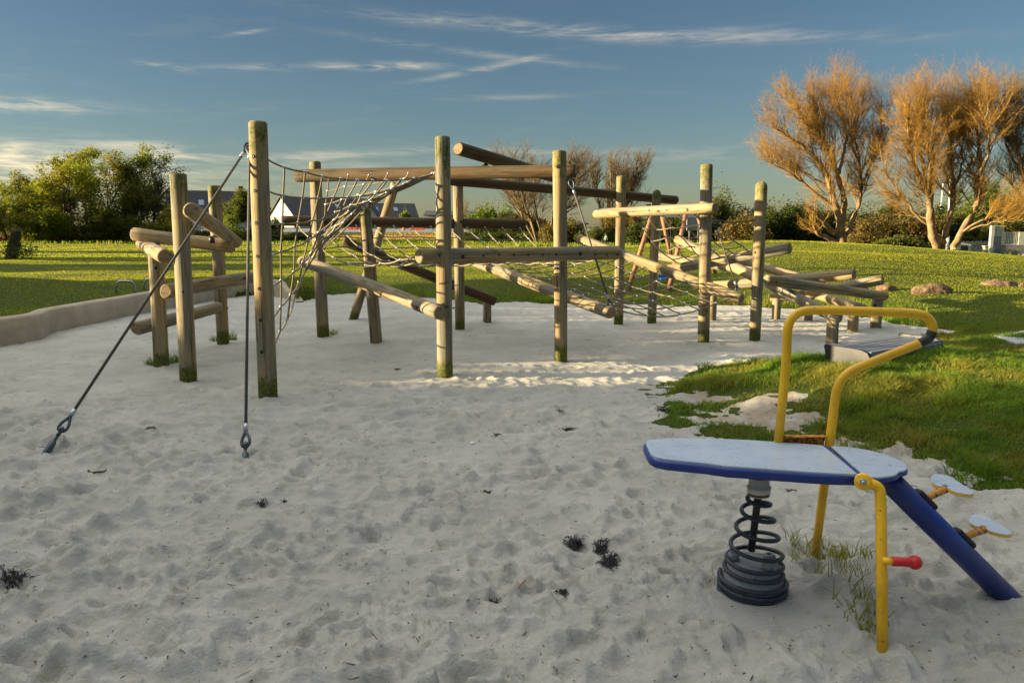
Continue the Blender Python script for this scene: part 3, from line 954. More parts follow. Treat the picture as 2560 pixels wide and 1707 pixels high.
    rows = [[nodes[m][k] for m in range(10)] + [Hh] for k in range(7)]
    net(o, rows, nodes[1:], label='triangular rope net between the two tall front posts')
    tab2 = [[(822, 445), (819, 477), (814, 511), (812, 543), (790, 600), (768, 648)], [(871, 437), (863, 466), (855, 498), (838, 530), (805, 590), (772, 648)],
            [(922, 438), (909, 461), (896, 487), (878, 512), (830, 570), (778, 646)], [(970, 434), (957, 454), (939, 479), (910, 505), (850, 555), (783, 642)],
            [(1021, 434), (1010, 447), (983, 466), (950, 490), (880, 535), (790, 636)], [(1080, 433), (1060, 442), (1030, 455), (985, 477), (910, 522), (796, 632)]]
    nodes = [[at(x, y, 11.25 - .17 * m + (.12 if k else .0) - .1 * (k == 0)) for k, (x, y) in enumerate(c)] for m, c in enumerate(tab2)]
    net(o, [[c[k] for c in nodes] for k in range(1, 5)], nodes, label='rope net hanging from the long brown top beam')
    # sagging hammock net between back beam and front beam
    g = ruled(at(744, 562, 12.1), at(1300, 570, 12.9), at(1052, 634, 8.47), at(1536, 626, 9.95), 13, 9, .34, .02, 3)
    net(o, [[r_[j] for r_ in g] for j in range(1, 9)], g, label='sagging rope hammock net between two level beams')
    # sloping scramble net between two sloping logs
    g = ruled(at(1185, 655, 12.75), at(1522, 770, 9.75), at(1462, 610, 12.75), at(1832, 742, 10.95), 12, 8, .16, .02, 5)
    net(o, [[r_[j] for r_ in g] for j in range(1, 8)], g, label='sloping rope scramble net between two sloping logs')
    g = ruled(at(1585, 540, 12.25), at(1775, 532, 11.1), at(1705, 662, 13.25), at(1872, 628, 12.0), 6, 6, .07, .03, 7)
    net(o, [[r_[j] for r_ in g] for j in range(1, 6)], g, label='loose rope net hanging below the short upper log')
    # guy cables
    tD = at(629, 352, 7.62)
    ta = on_sand(119, 1127); tb = on_sand(613, 1146)
    guy(o, tD, ta + (tD - ta).normalized() * .30, ta, label='long guy cable slanting down to the left')
    guy(o, tD + Vector((-.01, -.03, -.02)), tb + (tD - tb).normalized() * .23, tb, label='guy cable dropping towards the viewer')
    guy(o, at(1424, 444, 10.0), at(1521, 748, 9.66), at(1525, 765, 9.62), anchor=False)
    guy(o, at(1784, 548, 11.3), at(1840, 712, 10.95), at(1845, 722, 10.93), anchor=False)
    bm = bmesh.new()
    for a, b, c in [((1098, 709, 8.45), (1122, 706, 8.45), (1150, 710, 12.4)), ((1108, 765, 8.5), (1126, 768, 8.5), (1150, 762, 12.4))]:
        p, q, r_ = at(*a), at(*b), at(*c); sweep(bm, catmull([p, q, q.lerp(r_, .5) + Vector((0, 0, -.03)), r_], 6), .007, 6)
    put('tie_wire', from_bm('tie_wire', bm, [M_['black_rubber']]), o)
    bm = bmesh.new(); sweep(bm, catmull([at(1782, 546, 11.25), at(1830, 557, 11.3), at(1888, 550, 11.35)], 6), .009, 6)
    put('tie_rope', from_bm('tie_rope', bm, [M_['cable']]), o)
build_frame()

# ------------------------------------------------------------------ low log scramble on the right
def build_low_logs():
    base = gnd(1990, 845)
    o = thing('log_scramble', base, 'low scramble of crossed logs on short stumps, behind the yellow handlebar', 'climbing frame')
    post(o, (1885, 851), 453, .160, 'N', topx=1905, dome=True, label='single tall round-topped post')
    post(o, (1940, 797), 742, .16, 'O1', top_moss=0, foot_moss=.3); post(o, (2020, 801), 736, .16, 'O2', top_moss=0, foot_moss=.3)
    post(o, (2080, 858), 790, .17, 'O3', top_moss=0, foot_moss=.35, label='nearest short stump'); post(o, (2131, 829), 775, .165, 'O4', top_moss=0, foot_moss=.3)
    post(o, (2189, 818), 742, .165, 'O5', top_moss=0, foot_moss=.3)
    beam(o, at(1694, 600, 15.6), at(2096, 795, 11.1), .165, .165, key='c12')
    beam(o, at(1670, 674, 13.4), at(1975, 621, 11.75), .165, .165, key='c13')
    beam(o, at(1647, 641, 15.2), at(1905, 682, 13.2), .155, .150, key='c14')
    beam(o, at(1785, 714, 14.2), at(2136, 686, 12.3), .155, .165, key='c15')
    beam(o, at(1914, 700, 11.95), at(2214, 741, 12.85), .165, .160, key='c16')
    beam(o, at(2014, 736, 13.7), at(2208, 699, 12.95), .160, .165, key='c17')
    beam(o, at(1926, 746, 14.25), at(2050, 731, 13.9), .155, .155, key='c18')
    beam(o, at(2010, 727, 14.0), at(2162, 775, 12.5), .160, .160, key='c19')
    beam(o, at(1830, 645, 14.8), at(2010, 697, 13.3), .160, .160, key='c20')
    for k, x, y, r in [('c16', 1932, 704, .018), ('N', 1887, 631, .020), ('O5', 2187, 763, .022), ('O1', 1950, 770, .014), ('N', 1877, 721, .012)]: bolt(k, x, y, r)
    p = at(2057, 705, 12.5); spacer(o, p, p + Vector((0, 0, -.08)), .035)
    p = at(2165, 720, 13.0); spacer(o, p, p + Vector((0, 0, -.06)), .035)
build_low_logs()

# ------------------------------------------------------------------ surfboard spring rocker
def build_rocker():
    base = on_sand(1882, 1474)
    o = thing('spring_rocker', base, 'blue and yellow surfboard spring rocker with handlebar and footrests, in the near sand', 'spring rocker')
    ZB = .635
    def zp(x, y, z=ZB): return gnd(1560 + x / 2.351, 740 + y / 2.351, z)
    # board: blue tube-edged slab with a pale panel let into it
    deck = [(128, 868), (133, 852), (150, 846), (200, 842), (330, 837), (500, 838), (700, 846), (900, 859), (1060, 870), (1168, 880), (1270, 962), (1372, 1048),
            (1240, 1043), (1100, 1035), (900, 1021), (700, 1006), (610, 1001), (500, 985), (380, 973), (250, 960), (190, 948), (160, 932), (143, 902)]
    top = [zp(x, y) for x, y in deck]
    c = sum(top, Vector()) / len(top)
    def grow(P, d):
        out = []; n = len(P)
        for i in range(n):
            t = (P[(i + 1) % n] - P[i - 1]).normalized(); nr = Vector((t.y, -t.x, 0))
            if nr.dot(P[i] - c) < 0: nr = -nr
            out.append(P[i] + nr * d)
        return out
    bm = bmesh.new()
    rim = [p + Vector((0, 0, -.004)) for p in grow(top, .011)]
    prism(bm, rim, (0, 0, -.044), .016, seg=4)
    put('board', from_bm('board', bm, [M_['blue_paint']]), o)
    bm = bmesh.new(); prism(bm, [p + Vector((0, 0, .003)) for p in top], (0, 0, -.012), .002)
    put('deck_panel', from_bm('deck_panel', bm, [M_['deck_panel']], False), o)
    seat = [(1216, 884), (1300, 887), (1380, 897), (1450, 910), (1520, 929), (1570, 946), (1610, 963), (1645, 985), (1663, 1004), (1662, 1018), (1645, 1027), (1625, 1030), (1612, 1036), (1606, 1046),
            (1585, 1055), (1540, 1063), (1500, 1066), (1430, 1064), (1402, 1046), (1310, 967)]
    st = [zp(x, y) for x, y in seat]
    bm = bmesh.new(); prism(bm, [p + Vector((0, 0, .003)) for p in st], (0, 0, -.010), .003)
    put('seat_panel', from_bm('seat_panel', bm, [M_['deck_panel']], False), o)
    c = sum(st, Vector()) / len(st)
    bm = bmesh.new(); prism(bm, [p + Vector((0, 0, -.0075)) for p in grow(st, .004)], (0, 0, -.014), .003)
    put('seat_base', from_bm('seat_base', bm, [M_['blue_paint']], False), o)
    a, b = zp(1180, 880), zp(1398, 1062)
    bm = bmesh.new(); sweep(bm, [a + Vector((0, 0, -.014)), b + Vector((0, 0, -.014))], .0165, 12)
    put('hinge_tube', from_bm('hinge_tube', bm, [M_['blue_paint']]), o)
    bm = bmesh.new(); e = Vector((.022, -.004, 0)); sweep(bm, [a + e + Vector((0, 0, -.012)), b + e + Vector((0, 0, -.012))], .010, 8)
    put('hinge_gap', from_bm('hinge_gap', bm, [M_['black_rubber']]), o)
    # handlebar loop and rear leg
    YH = 3.50
    tr = .0205
    loop = [(1945, 1112), (1966, 905), (1970, 776), (2110, 776), (2283, 783)]
    pts = fillet([at(x, y, YH) for x, y in loop], .13, 9)
    curve = catmull([at(x, y, YH) for x, y in [(2283, 783), (2311, 789), (2327, 805), (2331, 826), (2322, 845), (2300, 858)]], 6)
    foot = on_sand(2037, 1384)
    tail = fillet([at(2300, 858, YH), at(2095, 938, YH), at(2073, 1118, YH), at(2060, 1215, YH + .03), foot + Vector((0, 0, -.05))], .10, 9)
    bm = bmesh.new(); sweep(bm, pts + curve[1:] + tail[1:], tr, 18)
    hb = put('handlebar', from_bm('handlebar', bm, [M_['yellow_paint']]), o)
    bm = bmesh.new(); sweep(bm, catmull([at(x, y, YH) for x, y in [(2331, 828), (2322, 845), (2298, 859)]], 6), tr + .0012, 18)
    put('worn_grip', from_bm('worn_grip', bm, [M_['black_paint']]), hb, label='worn black grip')
    bm = bmesh.new(); A, B = at(1957, 1100, YH + .01), at(2060, 1111, YH + .01)
    d = (B - A); ln = d.length; d.normalize(); rz = math.atan2(d.y, d.x)
    for z, h in ((.030, .010), (-.022, .010)): bx(bm, (A + B) / 2 + Vector((0, 0, z)), (ln, .012, h), rz, bevel=.002)
    bx(bm, (A + B) / 2 + Vector((0, .004, 0)), (ln, .005, .05), rz)
    bx(bm, (A + B) / 2 + Vector((0, -.02, .034)), (ln * .95, .03, .004), rz)
    for k in range(7): bx(bm, A.lerp(B, .2 + .1 * k) + Vector((0, -.004, .002)), (.012, .010, .016), rz)
    put('bracket', from_bm('bracket', bm, [M_['rusty_yellow']], False), o)
    # near leg: flattened eye at the hinge, bend, straight down into the sand
    ft = on_sand(2206, 1628); piv = gnd(2158, 1203, ZB - .022)
    piv = piv + (Vector((0, 0, CAMZ)) - piv).normalized() * .02
    up = at(2203, 1290, ft.y + (piv.y - ft.y) * .82)
    elbow = at(2200, 1216, piv.y - .01)
    bm = bmesh.new(); sweep(bm, fillet([piv + (elbow - piv) * .15, elbow, up, ft + (ft - up) * .12], .11, 10), .0205, 18)
    leg = put('leg', from_bm('leg', bm, [M_['yellow_paint']]), o)
    tow = (Vector((0, 0, CAMZ)) - piv); tow.z *= .4; tow.normalize()
    M = frame_z(piv - tow * .016, piv + tow * .016)
    bm = bmesh.new(); lathe(bm, [(.030, 0), (.033, .004), (.033, .026), (.030, .030)], M, 26)
    put('pivot_eye', from_bm('pivot_eye', bm, [M_['yellow_paint']]), leg)
    bm = bmesh.new(); lathe(bm, [(.013, .028), (.013, .034), (.011, .0355), (.010, .034), (.006, .034), (.005, .038), (.002, .041)], M, 20)
    put('bolt', from_bm('bolt', bm, [M_['steel']]), leg)
    pk = at(2214, 1402, ft.y + (piv.y - ft.y) * .45); ax = (at(2306, 1406, pk.y + .01) - pk).normalized()
    M = frame_z(pk, pk + ax)
    bm = bmesh.new(); lathe(bm, [(.0145, -.012), (.0145, .028)], M, 18)
    pg = put('peg', from_bm('peg', bm, [M_['yellow_paint']]), o)
    bm = bmesh.new(); prof = [(.0155, .024), (.0180, .026), (.0180, .088), (.0195, .096)]
    for a_ in np.linspace(.75, 3.1, 12): prof.append((.0275 * math.sin(a_), .118 - .0275 * math.cos(a_)))
    lathe(bm, prof, M, 24)
    put('red_grip', from_bm('red_grip', bm, [M_['red_paint']]), pg)
    # inclined blue tube and its two footrests
    T0 = at(2205, 1178, 3.13); T1 = at(2497, 1472, 3.20)
    T0.z = min(T0.z, ZB - .03)
    dT = (T1 - T0).normalized()
    bm = bmesh.new(); sweep(bm, [T0 - dT * .0, T1 + dT * .16], .0485, 30)
    put('blue_tube', from_bm('blue_tube', bm, [M_['blue_paint']]), o)
    heart = [(525, 400), (530, 375), (545, 355), (585, 348), (640, 350), (700, 365), (760, 395), (830, 440), (900, 487), (955, 522), (968, 540), (960, 552), (930, 556), (870, 550), (800, 536), (740, 518), (715, 500), (690, 487), (650, 480),
             (600, 468), (560, 450), (530, 432), (527, 418), (540, 405), (548, 396), (540, 390)]
    def foot_rest(dx, dy, z, stem, pad):
        pp = [gnd(2200 + (x + dx) / 4.125, 1100 + (y + dy) / 4.125, z) for x, y in heart[:-3]]
        f = bpy.data.objects  # noqa
        bm = bmesh.new(); prism(bm, [p + Vector((0, 0, -.0035)) for p in pp], (0, 0, -.013), .003)
        r = put('footrest', from_bm('footrest', bm, [M_['yellow_paint']], False), o)
        bm = bmesh.new(); prism(bm, pp, (0, 0, -.004), .0012)
        put('footrest_panel', from_bm('footrest_panel', bm, [M_['deck_panel']], False), r)
        yy = sum((p.y for p in pp)) / len(pp)
        s0 = at(2200 + stem[0] / 4.125, 1100 + stem[1] / 4.125, yy - .02); s0.z = z - .014
        q = Vector((0, 0, CAMZ)); 
        pz = at(2200 + pad[0] / 4.125, 1100 + pad[1] / 4.125, 3.165).z - .03
        up_ = (Vector((0, 0, 1)) - dT * dT.z).normalized()
        s1 = T0 + dT * ((pz - T0.z) / dT.z) + up_ * .056
        bm = bmesh.new(); sweep(bm, [s0, s0.lerp(s1, .5), s1], [.019, .015, .014], 10)
        put('stem', from_bm('stem', bm, [M_['rusty_yellow']]), r)
        nrm = up_
        bm = bmesh.new()
        m = Matrix((dT, nrm.cross(dT), nrm)).transposed().to_4x4(); m.translation = s1 - nrm * .004
        bx(bm, (0, 0, 0), (.116, .05, .028), 0, m, bevel=.012)
        put('rubber_pad', from_bm('rubber_pad', bm, [M_['black_rubber']]), r)
    foot_rest(0, 0, .50, (670, 520), (572, 618))
    foot_rest(392, 415, .305, (1065, 945), (967, 1035))
    # spring, rod and base
    bc = base + Vector((0, 0, 0)); Yb = bc.y
    tabc = [(1897, 1238, .040), (1893, 1262, .058), (1891, 1303, .079), (1889, 1346, .101), (1888, 1390, .120), (1884, 1411, .126), (1883, 1432, .129)]
    cs = [at(x, y, Yb) for x, y, r in tabc]; rs = [r for _, _, r in tabc]
    P = []
    N_ = 30
    for i in range((len(cs) - 1) * N_ + 1):
        u = i / N_; k = min(int(u), len(cs) - 2); f = u - k
        cc = cs[k].lerp(cs[k + 1], f); rr = rs[k] * (1 - f) + rs[k + 1] * f; a_ = 2 * math.pi * u + .7
        P.append(cc + Vector((rr * math.cos(a_), rr * math.sin(a_), 0)))
    bm = bmesh.new(); sweep(bm, P, .0098, 12)
    put('spring', from_bm('spring', bm, [M_['spring_paint']]), o)
    bm = bmesh.new(); P = []
    c0, c1 = at(1882, 1440, Yb), at(1880, 1476, Yb)
    for i in range(3 * 36 - 8):
        u = i / 36; a_ = 2 * math.pi * u + 2.6; cc = c0.lerp(c1, u / 2.2) + Vector((0, 0, 0)); P.append(cc + Vector((.146 * math.cos(a_), .146 * math.sin(a_), 0)))
    sweep(bm, P, .0105, 10)
    put('base_coil', from_bm('base_coil', bm, [M_['spring_paint']]), o)
    bm = bmesh.new(); cb = at(1882, 1440, Yb)
    lathe(bm, [(.134, -.18), (.134, -.03), (.130, -.012), (.124, .006), (.117, .018), (.114, .062), (.106, .070), (.03, .072), (.001, .072)], Matrix.Translation(cb), 40)
    bs = put('base_casting', from_bm('base_casting', bm, [M_['grey_cast']]), o)
    for dx, dy in ((-.085, .02), (.072, .005), (.035, -.08)):
        bm = bmesh.new(); lathe(bm, [(.026, .060), (.026, .098), (.022, .104), (.014, .104), (.011, .094), (.001, .094)], Matrix.Translation(cb + Vector((dx, dy, 0))), 18)
        put('clamp_nut', from_bm('clamp_nut', bm, [M_['grey_cast']]), bs)
    bm = bmesh.new(); r0, r1 = at(1878, 1376, Yb), at(1900, 1205, Yb); sweep(bm, [r0, r1], .0165, 14); sweep(bm, [r1, r1 + (r1 - r0).normalized() * .07], .008, 8)
    put('rod', from_bm('rod', bm, [M_['black_paint']]), o)
    a_, b_ = at(1897, 1238, Yb), at(1898, 1193, Yb)
    M = frame_z(a_, b_); L = (b_ - a_).length
    bm = bmesh.new(); lathe(bm, [(.036, -.004), (.046, .0), (.046, L * .16), (.050, L * .2), (.052, L * .5), (.045, L * .52), (.044, L * .95), (.040, L)], M, 26)
    cl = put('collar', from_bm('collar', bm, [M_['white_plastic']]), o)
    bm = bmesh.new(); lathe(bm, [(.0465, .004), (.0475, .010), (.0475, L * .16), (.046, L * .18)], M, 26); lathe(bm, [(.041, L - .002), (.041, L + .003), (.01, L + .004)], M, 22)
    put('rust_cap', from_bm('rust_cap', bm, [M_['rust']]), cl)
build_rocker()

# ------------------------------------------------------------------ bench
def build_bench():
    n0, f0 = gnd(2121, 874, .42), gnd(2299, 845, .42)
    ax = f0 - n0; ax.z = 0; ax.normalize()
    rz = math.atan2(ax.y, ax.x)
    w = Vector((ax.y, -ax.x, 0))          # across, towards the viewer's right
    gz = float(lawn_z(np.array([n0.x]), np.array([n0.y]))[0])
    o = thing('bench', (n0 + f0) / 2 * Vector((1, 1, 0)).x if False else ((n0.x + f0.x) / 2, (n0.y + f0.y) / 2, gz), 'low black slatted bench with shield-shaped ends, half sunk in the grass', 'bench')
    prof = [(-.225, .02), (-.18, .012), (.05, .008), (.16, .0), (.22, -.02), (.245, -.06), (.235, -.12), (.14, -.215), (.06, -.26), (.02, -.36), (-.07, -.42), (-.13, -.36), (-.17, -.25), (-.215, -.10), (-.24, .0)]
    for c, s in ((n0, -1), (f0, 1)):
        bm = bmesh.new()
        outer = [c + w * x + Vector((0, 0, z + .015)) for x, z in prof]
        hole = [c + w * x + Vector((0, 0, z + .015)) for x, z in ((-.075, -.165), (.075, -.165), (.0, -.27))]
        ov = [bm.verts.new(p) for p in outer]; hv = [bm.verts.new(p) for p in hole]
        oe = [bm.edges.new((ov[i], ov[(i + 1) % len(ov)])) for i in range(len(ov))]; he = [bm.edges.new((hv[i], hv[(i + 1) % 3])) for i in range(3)]
        bmesh.ops.triangle_fill(bm, use_beauty=True, edges=oe + he)
        # drop triangles that fill the cut-out
        r = bmesh.ops.extrude_face_region(bm, geom=bm.faces[:])
        bmesh.ops.translate(bm, verts=[e for e in r['geom'] if isinstance(e, bmesh.types.BMVert)], vec=ax * s * .045)
        put('end_panel', from_bm('end_panel', bm, [M_['black_gloss']], False), o)
    for k in range(5):
        x = -.17 + .092 * k; z = .0
        bm = bmesh.new(); bx(bm, (n0 + f0) / 2 + w * x + Vector((0, 0, z - .015)), ((f0 - n0).length - .01, .080, .034), rz, bevel=.006)
        put('slat', from_bm('slat', bm, [M_['slat']], False), o)
    bm = bmesh.new(); bx(bm, (n0 + f0) / 2 + w * .235 + Vector((0, 0, -.055)), ((f0 - n0).length - .01, .028, .07), rz, bevel=.012)
    put('slat', from_bm('slat', bm, [M_['slat']], False), o)
mat('black_gloss', plain((.030, .031, .034), .38, 0, .2, 30)); mat('slat', plain((.13, .135, .15), .42, 0, .2, 12, spec=.6))
build_bench()

# ------------------------------------------------------------------ hoops, rocks, swing, lamps, background structures
def build_hoops():
    for i, (x0, x1, yt, yb, Y, lab) in enumerate([(289, 340, 703, 745, 15.6, 'small galvanised steel hoop behind the retaining wall, fully visible'),
                                                   (359, 401, 698, 742, 16.6, 'small galvanised steel hoop behind the retaining wall, half hidden by a log post')]):
        a, b, c, d = at(x0, yb + 25, Y), at(x0 + 2, yt, Y), at(x1 - 4, yt + 1, Y + .1), at(x1, yb + 25, Y + .1)
        bm = bmesh.new(); P = fillet([a, b, c, d], .10, 6); sweep(bm, P, .022, 12)
        me = from_bm('steel_hoop', bm, [M_['steel_dull']]); ob = put('steel_hoop', me, label=lab, cat='hoop', group='steel hoops behind the wall')
mat('steel_dull', plain((.36, .37, .37), .42, .75, .15, 30))
build_hoops()

def rock(cx, cy, w, h, lab, seed, dip=0.0):
    p = on_lawn(cx, cy + h * .35); Y = p.y; z0 = float(lawn_z(np.array([p.x]), np.array([p.y]))[0])
    W = w / FPX * Y; H = h / FPX * Y
    bm = bmesh.new(); bmesh.ops.create_icosphere(bm, subdivisions=4, radius=1)
    rng = random.Random(seed)
    planes = [(Vector((rng.gauss(0, 1), rng.gauss(0, 1), rng.gauss(0, .8))).normalized(), rng.uniform(.62, .9)) for _ in range(16)]
    for v in bm.verts:
        n = v.co.normalized(); k = 1.0
        for d, r in planes:
            q = n.dot(d)
            if q > 0: k = min(k, r / q)
        k += .10 * float(vnoise(n.x * 4 + seed, n.y * 4 + n.z * 3, 5)) + .05 * float(vnoise(n.x * 11 + seed, n.y * 11 + n.z * 9, 6))
        v.co = Vector((n.x * k * W * .54, n.y * k * W * .36, n.z * k * H * .80 + H * .32 + dip * n.x))
    me = from_bm('rock', bm, [M_['stone']], True)
    put('rock', me, None, Matrix.Translation(Vector((p.x, p.y, z0 - .03))), label=lab, cat='rock', group='rocks on the grass')
rock(2328, 725, 104, 27, 'largest brown rock on the grass, beside a smaller rock', 3)
rock(2215, 722, 52, 20, 'brown rock just left of the largest rock on the grass', 8)
rock(2500, 709, 92, 17, 'flat brown rock lying at the far right of the grass', 14)
rock(2556, 712, 30, 15, 'small rock cut by the right edge of the picture', 21)

def build_swing():
    a0, a1 = at(1630, 540, 19.6), at(1742, 536, 20.2)
    o = thing('swing_frame', ((a0.x + a1.x) / 2, 19.9, .3), 'orange wooden swing frame with white top bar and blue seat, behind the rope nets', 'swing')
    def leg(p, q, r=.055):
        z = lawn_z(np.array([q.x]), np.array([q.y]))[0]; q = Vector((q.x, q.y, float(z) - .1))
        bm = bmesh.new(); sweep(bm, [p, p.lerp(q, .5), q], r, 14); put('leg', from_bm('leg', bm, [M_['swing_wood']]), o)
    t1, t2 = at(1632, 538, 19.6), at(1716, 536, 19.9)
    leg(at(1629, 541, 19.5), at(1566, 727, 18.6)); leg(at(1656, 541, 19.9), at(1690, 716, 21.3))
    leg(at(1714, 538, 19.7), at(1669, 735, 18.3)); leg(at(1745, 538, 20.2), at(1789, 712, 21.4))
    bm = bmesh.new(); d = (a1 - a0); bx(bm, (a0 + a1) / 2, (d.length * 1.0, .10, .11), math.atan2(d.y, d.x), bevel=.01)
    put('top_bar', from_bm('top_bar', bm, [M_['white_paint']], False), o)
    bm = bmesh.new(); c = at(1662, 697, 19.7)
    bx(bm, c, (.30, .18, .05), .2, bevel=.02); bx(bm, c + Vector((.0, .08, .07)), (.26, .02, .10), .2, bevel=.008)
    put('seat', from_bm('seat', bm, [M_['swing_blue']], False), o)
    bm = bmesh.new(); bx(bm, c + Vector((-.02, .1, .12)), (.22, .06, .13), .2, bevel=.03)
    put('tyre_back', from_bm('tyre_back', bm, [M_['black_rubber']]), o)
    for s in (-.14, .14):
        bm = bmesh.new(); sweep(bm, [c + Vector((s, 0, 0)), c + Vector((s * .9, .1, 1.5))], .008, 6); put('chain', from_bm('chain', bm, [M_['dark_steel']]), o)
build_swing()

def one(name, bm, m, label, cat, group=None, smooth=False):
    """a thing that is one mesh; its origin goes to the middle of its foot"""
    zs = [v.co.z for v in bm.verts]; xs = [v.co.x for v in bm.verts]; ys = [v.co.y for v in bm.verts]
    c = Vector(((min(xs) + max(xs)) / 2, (min(ys) + max(ys)) / 2, min(zs)))
    bmesh.ops.translate(bm, verts=bm.verts[:], vec=-c)
    return put(name, from_bm(name, bm, [M_[k] for k in ([m] if isinstance(m, str) else m)], smooth), None, Matrix.Translation(c), label=label, cat=cat, group=group)

bm = bmesh.new(); p = at(1735, 556, 55); bx(bm, p, (1.05, .08, 1.1), .1, bevel=.02); bx(bm, p - Vector((.3, 0, 1.0)), (.07, .07, 1.6)); bx(bm, p + Vector((.3, 0, -1.0)), (.07, .07, 1.6))
one('sign_board', bm, 'dull_blue', 'pale grey-blue board on posts seen behind the swing frame', 'board')

def build_lamps():
    for px0, py0, px1, py1, Y, r, lab, wide in [(2344, 615, 2358, 458, 76, .07, 'thin white lamp post behind the willows, the shorter of two', 0), (2368, 634, 2377, 410, 62, .065, 'taller white lamp post with a thick foot, between the willow trunks', 1)]:
        a, b = at(px0, py0, Y), at(px1, py1, Y)
        a.z = min(a.z, float(lawn_z(np.array([a.x]), np.array([a.y]))[0]))
        o = thing('lamp_post', a, lab, 'lamp post')
        bm = bmesh.new(); sweep(bm, [a, b], [r * 1.2, r * .8], 10)
        if wide: sweep(bm, [a, a.lerp(b, .20)], .12, 12)
        put('pole', from_bm('pole', bm, [M_['white_paint']]), o)
        bm = bmesh.new(); q = b + Vector((.35 if wide else .1, 0, .06)); sweep(bm, [b, b + Vector((.1, 0, .05)), q], .04, 8); bx(bm, q, (.75, .28, .12), .1, bevel=.04)
        put('lamp_head', from_bm('lamp_head', bm, [M_['grey_fence']]), o)
build_lamps()

def build_goal_end():
    Y = 58.0
    def X(px): return (px - 1280) / FPX * (Y * math.cos(PITCH) + (CAMZ - .8) * math.sin(PITCH))
    def Z(py): return at(1280, py, Y).z
    o = thing('ball_court_end', (X(2515), Y, -.4), 'cream and grey barred end wall of a ball court at the right edge', 'ball court')
    def panel(name, x0, x1, y0, y1, m, dy=0.0, th=.06):
        bm = bmesh.new(); a, b, t, u = X(x0), X(x1), Z(y0), Z(y1); bx(bm, ((a + b) / 2, Y + dy, (t + u) / 2), (b - a, th, t - u), bevel=.01)
        put(name, from_bm(name, bm, [M_[m]], False), o)
    panel('corner_post', 2472, 2480, 564, 645, 'fence_panel', -.1, .2)
    panel('solid_panel', 2480, 2503, 592, 650, 'graffiti')
    def bars(name, x0, x1, y0, y1, n, m, dy=0.0, w=.035):
        bm = bmesh.new(); a, b, t, u = X(x0), X(x1), Z(y0), Z(y1)
        for k in range(n): bx(bm, (a + (b - a) * k / (n - 1), Y + dy, (t + u) / 2), (w, .04, t - u))
        for z in (t, u): bx(bm, ((a + b) / 2, Y + dy, z), (b - a + .06, .055, .06))
        put(name, from_bm(name, bm, [M_[m]], False), o)
    bars('top_grille', 2480, 2508, 565, 590, 10, 'fence_panel', .05, .028)
    panel('side_panel', 2502, 2512, 580, 612, 'fence_panel', -.08); panel('side_panel', 2544, 2575, 580, 613, 'fence_panel', -.08)
    bars('wide_grille', 2512, 2544, 581, 611, 9, 'fence_panel', -.06, .05)
    panel('low_board', 2500, 2575, 616, 652, 'graffiti', .10)
    bars('rail_fence', 2502, 2575, 613, 652, 22, 'grey_fence', -.1, .03)
    # palisade fence, cabinet, stone pillar and dark bin beside it
    Y = 59.5
    bm = bmesh.new()
    for k in range(22):
        x = X(2394) + (X(2473) - X(2394)) * k / 21; top = Z(603) + .03 * math.sin(k * 2.1)
        bx(bm, (x, Y, (top + Z(645)) / 2), (.055, .03, top - Z(645)))
    for z in (Z(609), Z(634)): bx(bm, ((X(2394) + X(2473)) / 2, Y + .035, z), (X(2473) - X(2394), .03, .05))
    one('palisade_fence', bm, 'grey_fence', 'grey steel palisade fence between the willows and the ball court', 'fence')
    Y = 57.0
    o2 = thing('cabinet', (X(2413), Y, -.3), 'pale roadside cabinet with a dark door, beside the willow trunk', 'cabinet')
    bm = bmesh.new(); x0, x1, z0 = X(2396), X(2429), Z(655)
    vs = [bm.verts.new(v) for v in ((x0, Y, z0), (x1, Y, z0), (x1, Y, Z(611)), (x0, Y, Z(605)))]
    f = bm.faces.new(vs); r = bmesh.ops.extrude_face_region(bm, geom=[f]); bmesh.ops.translate(bm, verts=[e for e in r['geom'] if isinstance(e, bmesh.types.BMVert)], vec=(0, .7, 0))
    put('cabinet_body', from_bm('cabinet_body', bm, [M_['fence_panel']], False), o2)
    bm = bmesh.new(); bx(bm, ((X(2403) + X(2421)) / 2, Y - .02, (Z(614) + Z(635)) / 2), (X(2421) - X(2403), .05, Z(614) - Z(635)), bevel=.01)
    put('door', from_bm('door', bm, [M_['dark_steel']], False), o2)
    bm = bmesh.new(); bx(bm, ((X(2459) + X(2471)) / 2, Y, (Z(617) + Z(655)) / 2), (X(2470) - X(2460), .35, Z(617) - Z(655)), bevel=.04); bx(bm, ((X(2459) + X(2471)) / 2, Y, Z(616)), (X(2472) - X(2459), .4, .10), bevel=.03)
    one('gate_pillar', bm, 'cream_wall', 'short stone pillar between the steel fence and the ball court', 'pillar')
    bm = bmesh.new(); c = at(2562, 641, 54); lathe(bm, [(.20, -.6), (.24, -.2), (.25, .2), (.20, .27), (.05, .29)], Matrix.Translation(c), 18)
    one('litter_bin', bm, 'black_rubber', 'black bin cut by the right edge of the picture', 'bin', smooth=True)
def graffiti(g):
    p = pos(g); n = g.noise(p, 1.6, 4, .6, .6); m = g.noise(g.vmath('ADD', p, (5, 2, 1)), 2.1, 4, .6, .8)
    c = g.mix(g.ramp(n, .58, .63), (.24, .28, .32), (.55, .22, .10))
    c = g.mix(g.ramp(m, .60, .64), c, (.10, .14, .22)); c = g.mix(g.ramp(m, .36, .32), c, (.62, .60, .55))
    return bsdf(g, c, .5)
mat('graffiti', graffiti)
build_goal_end()

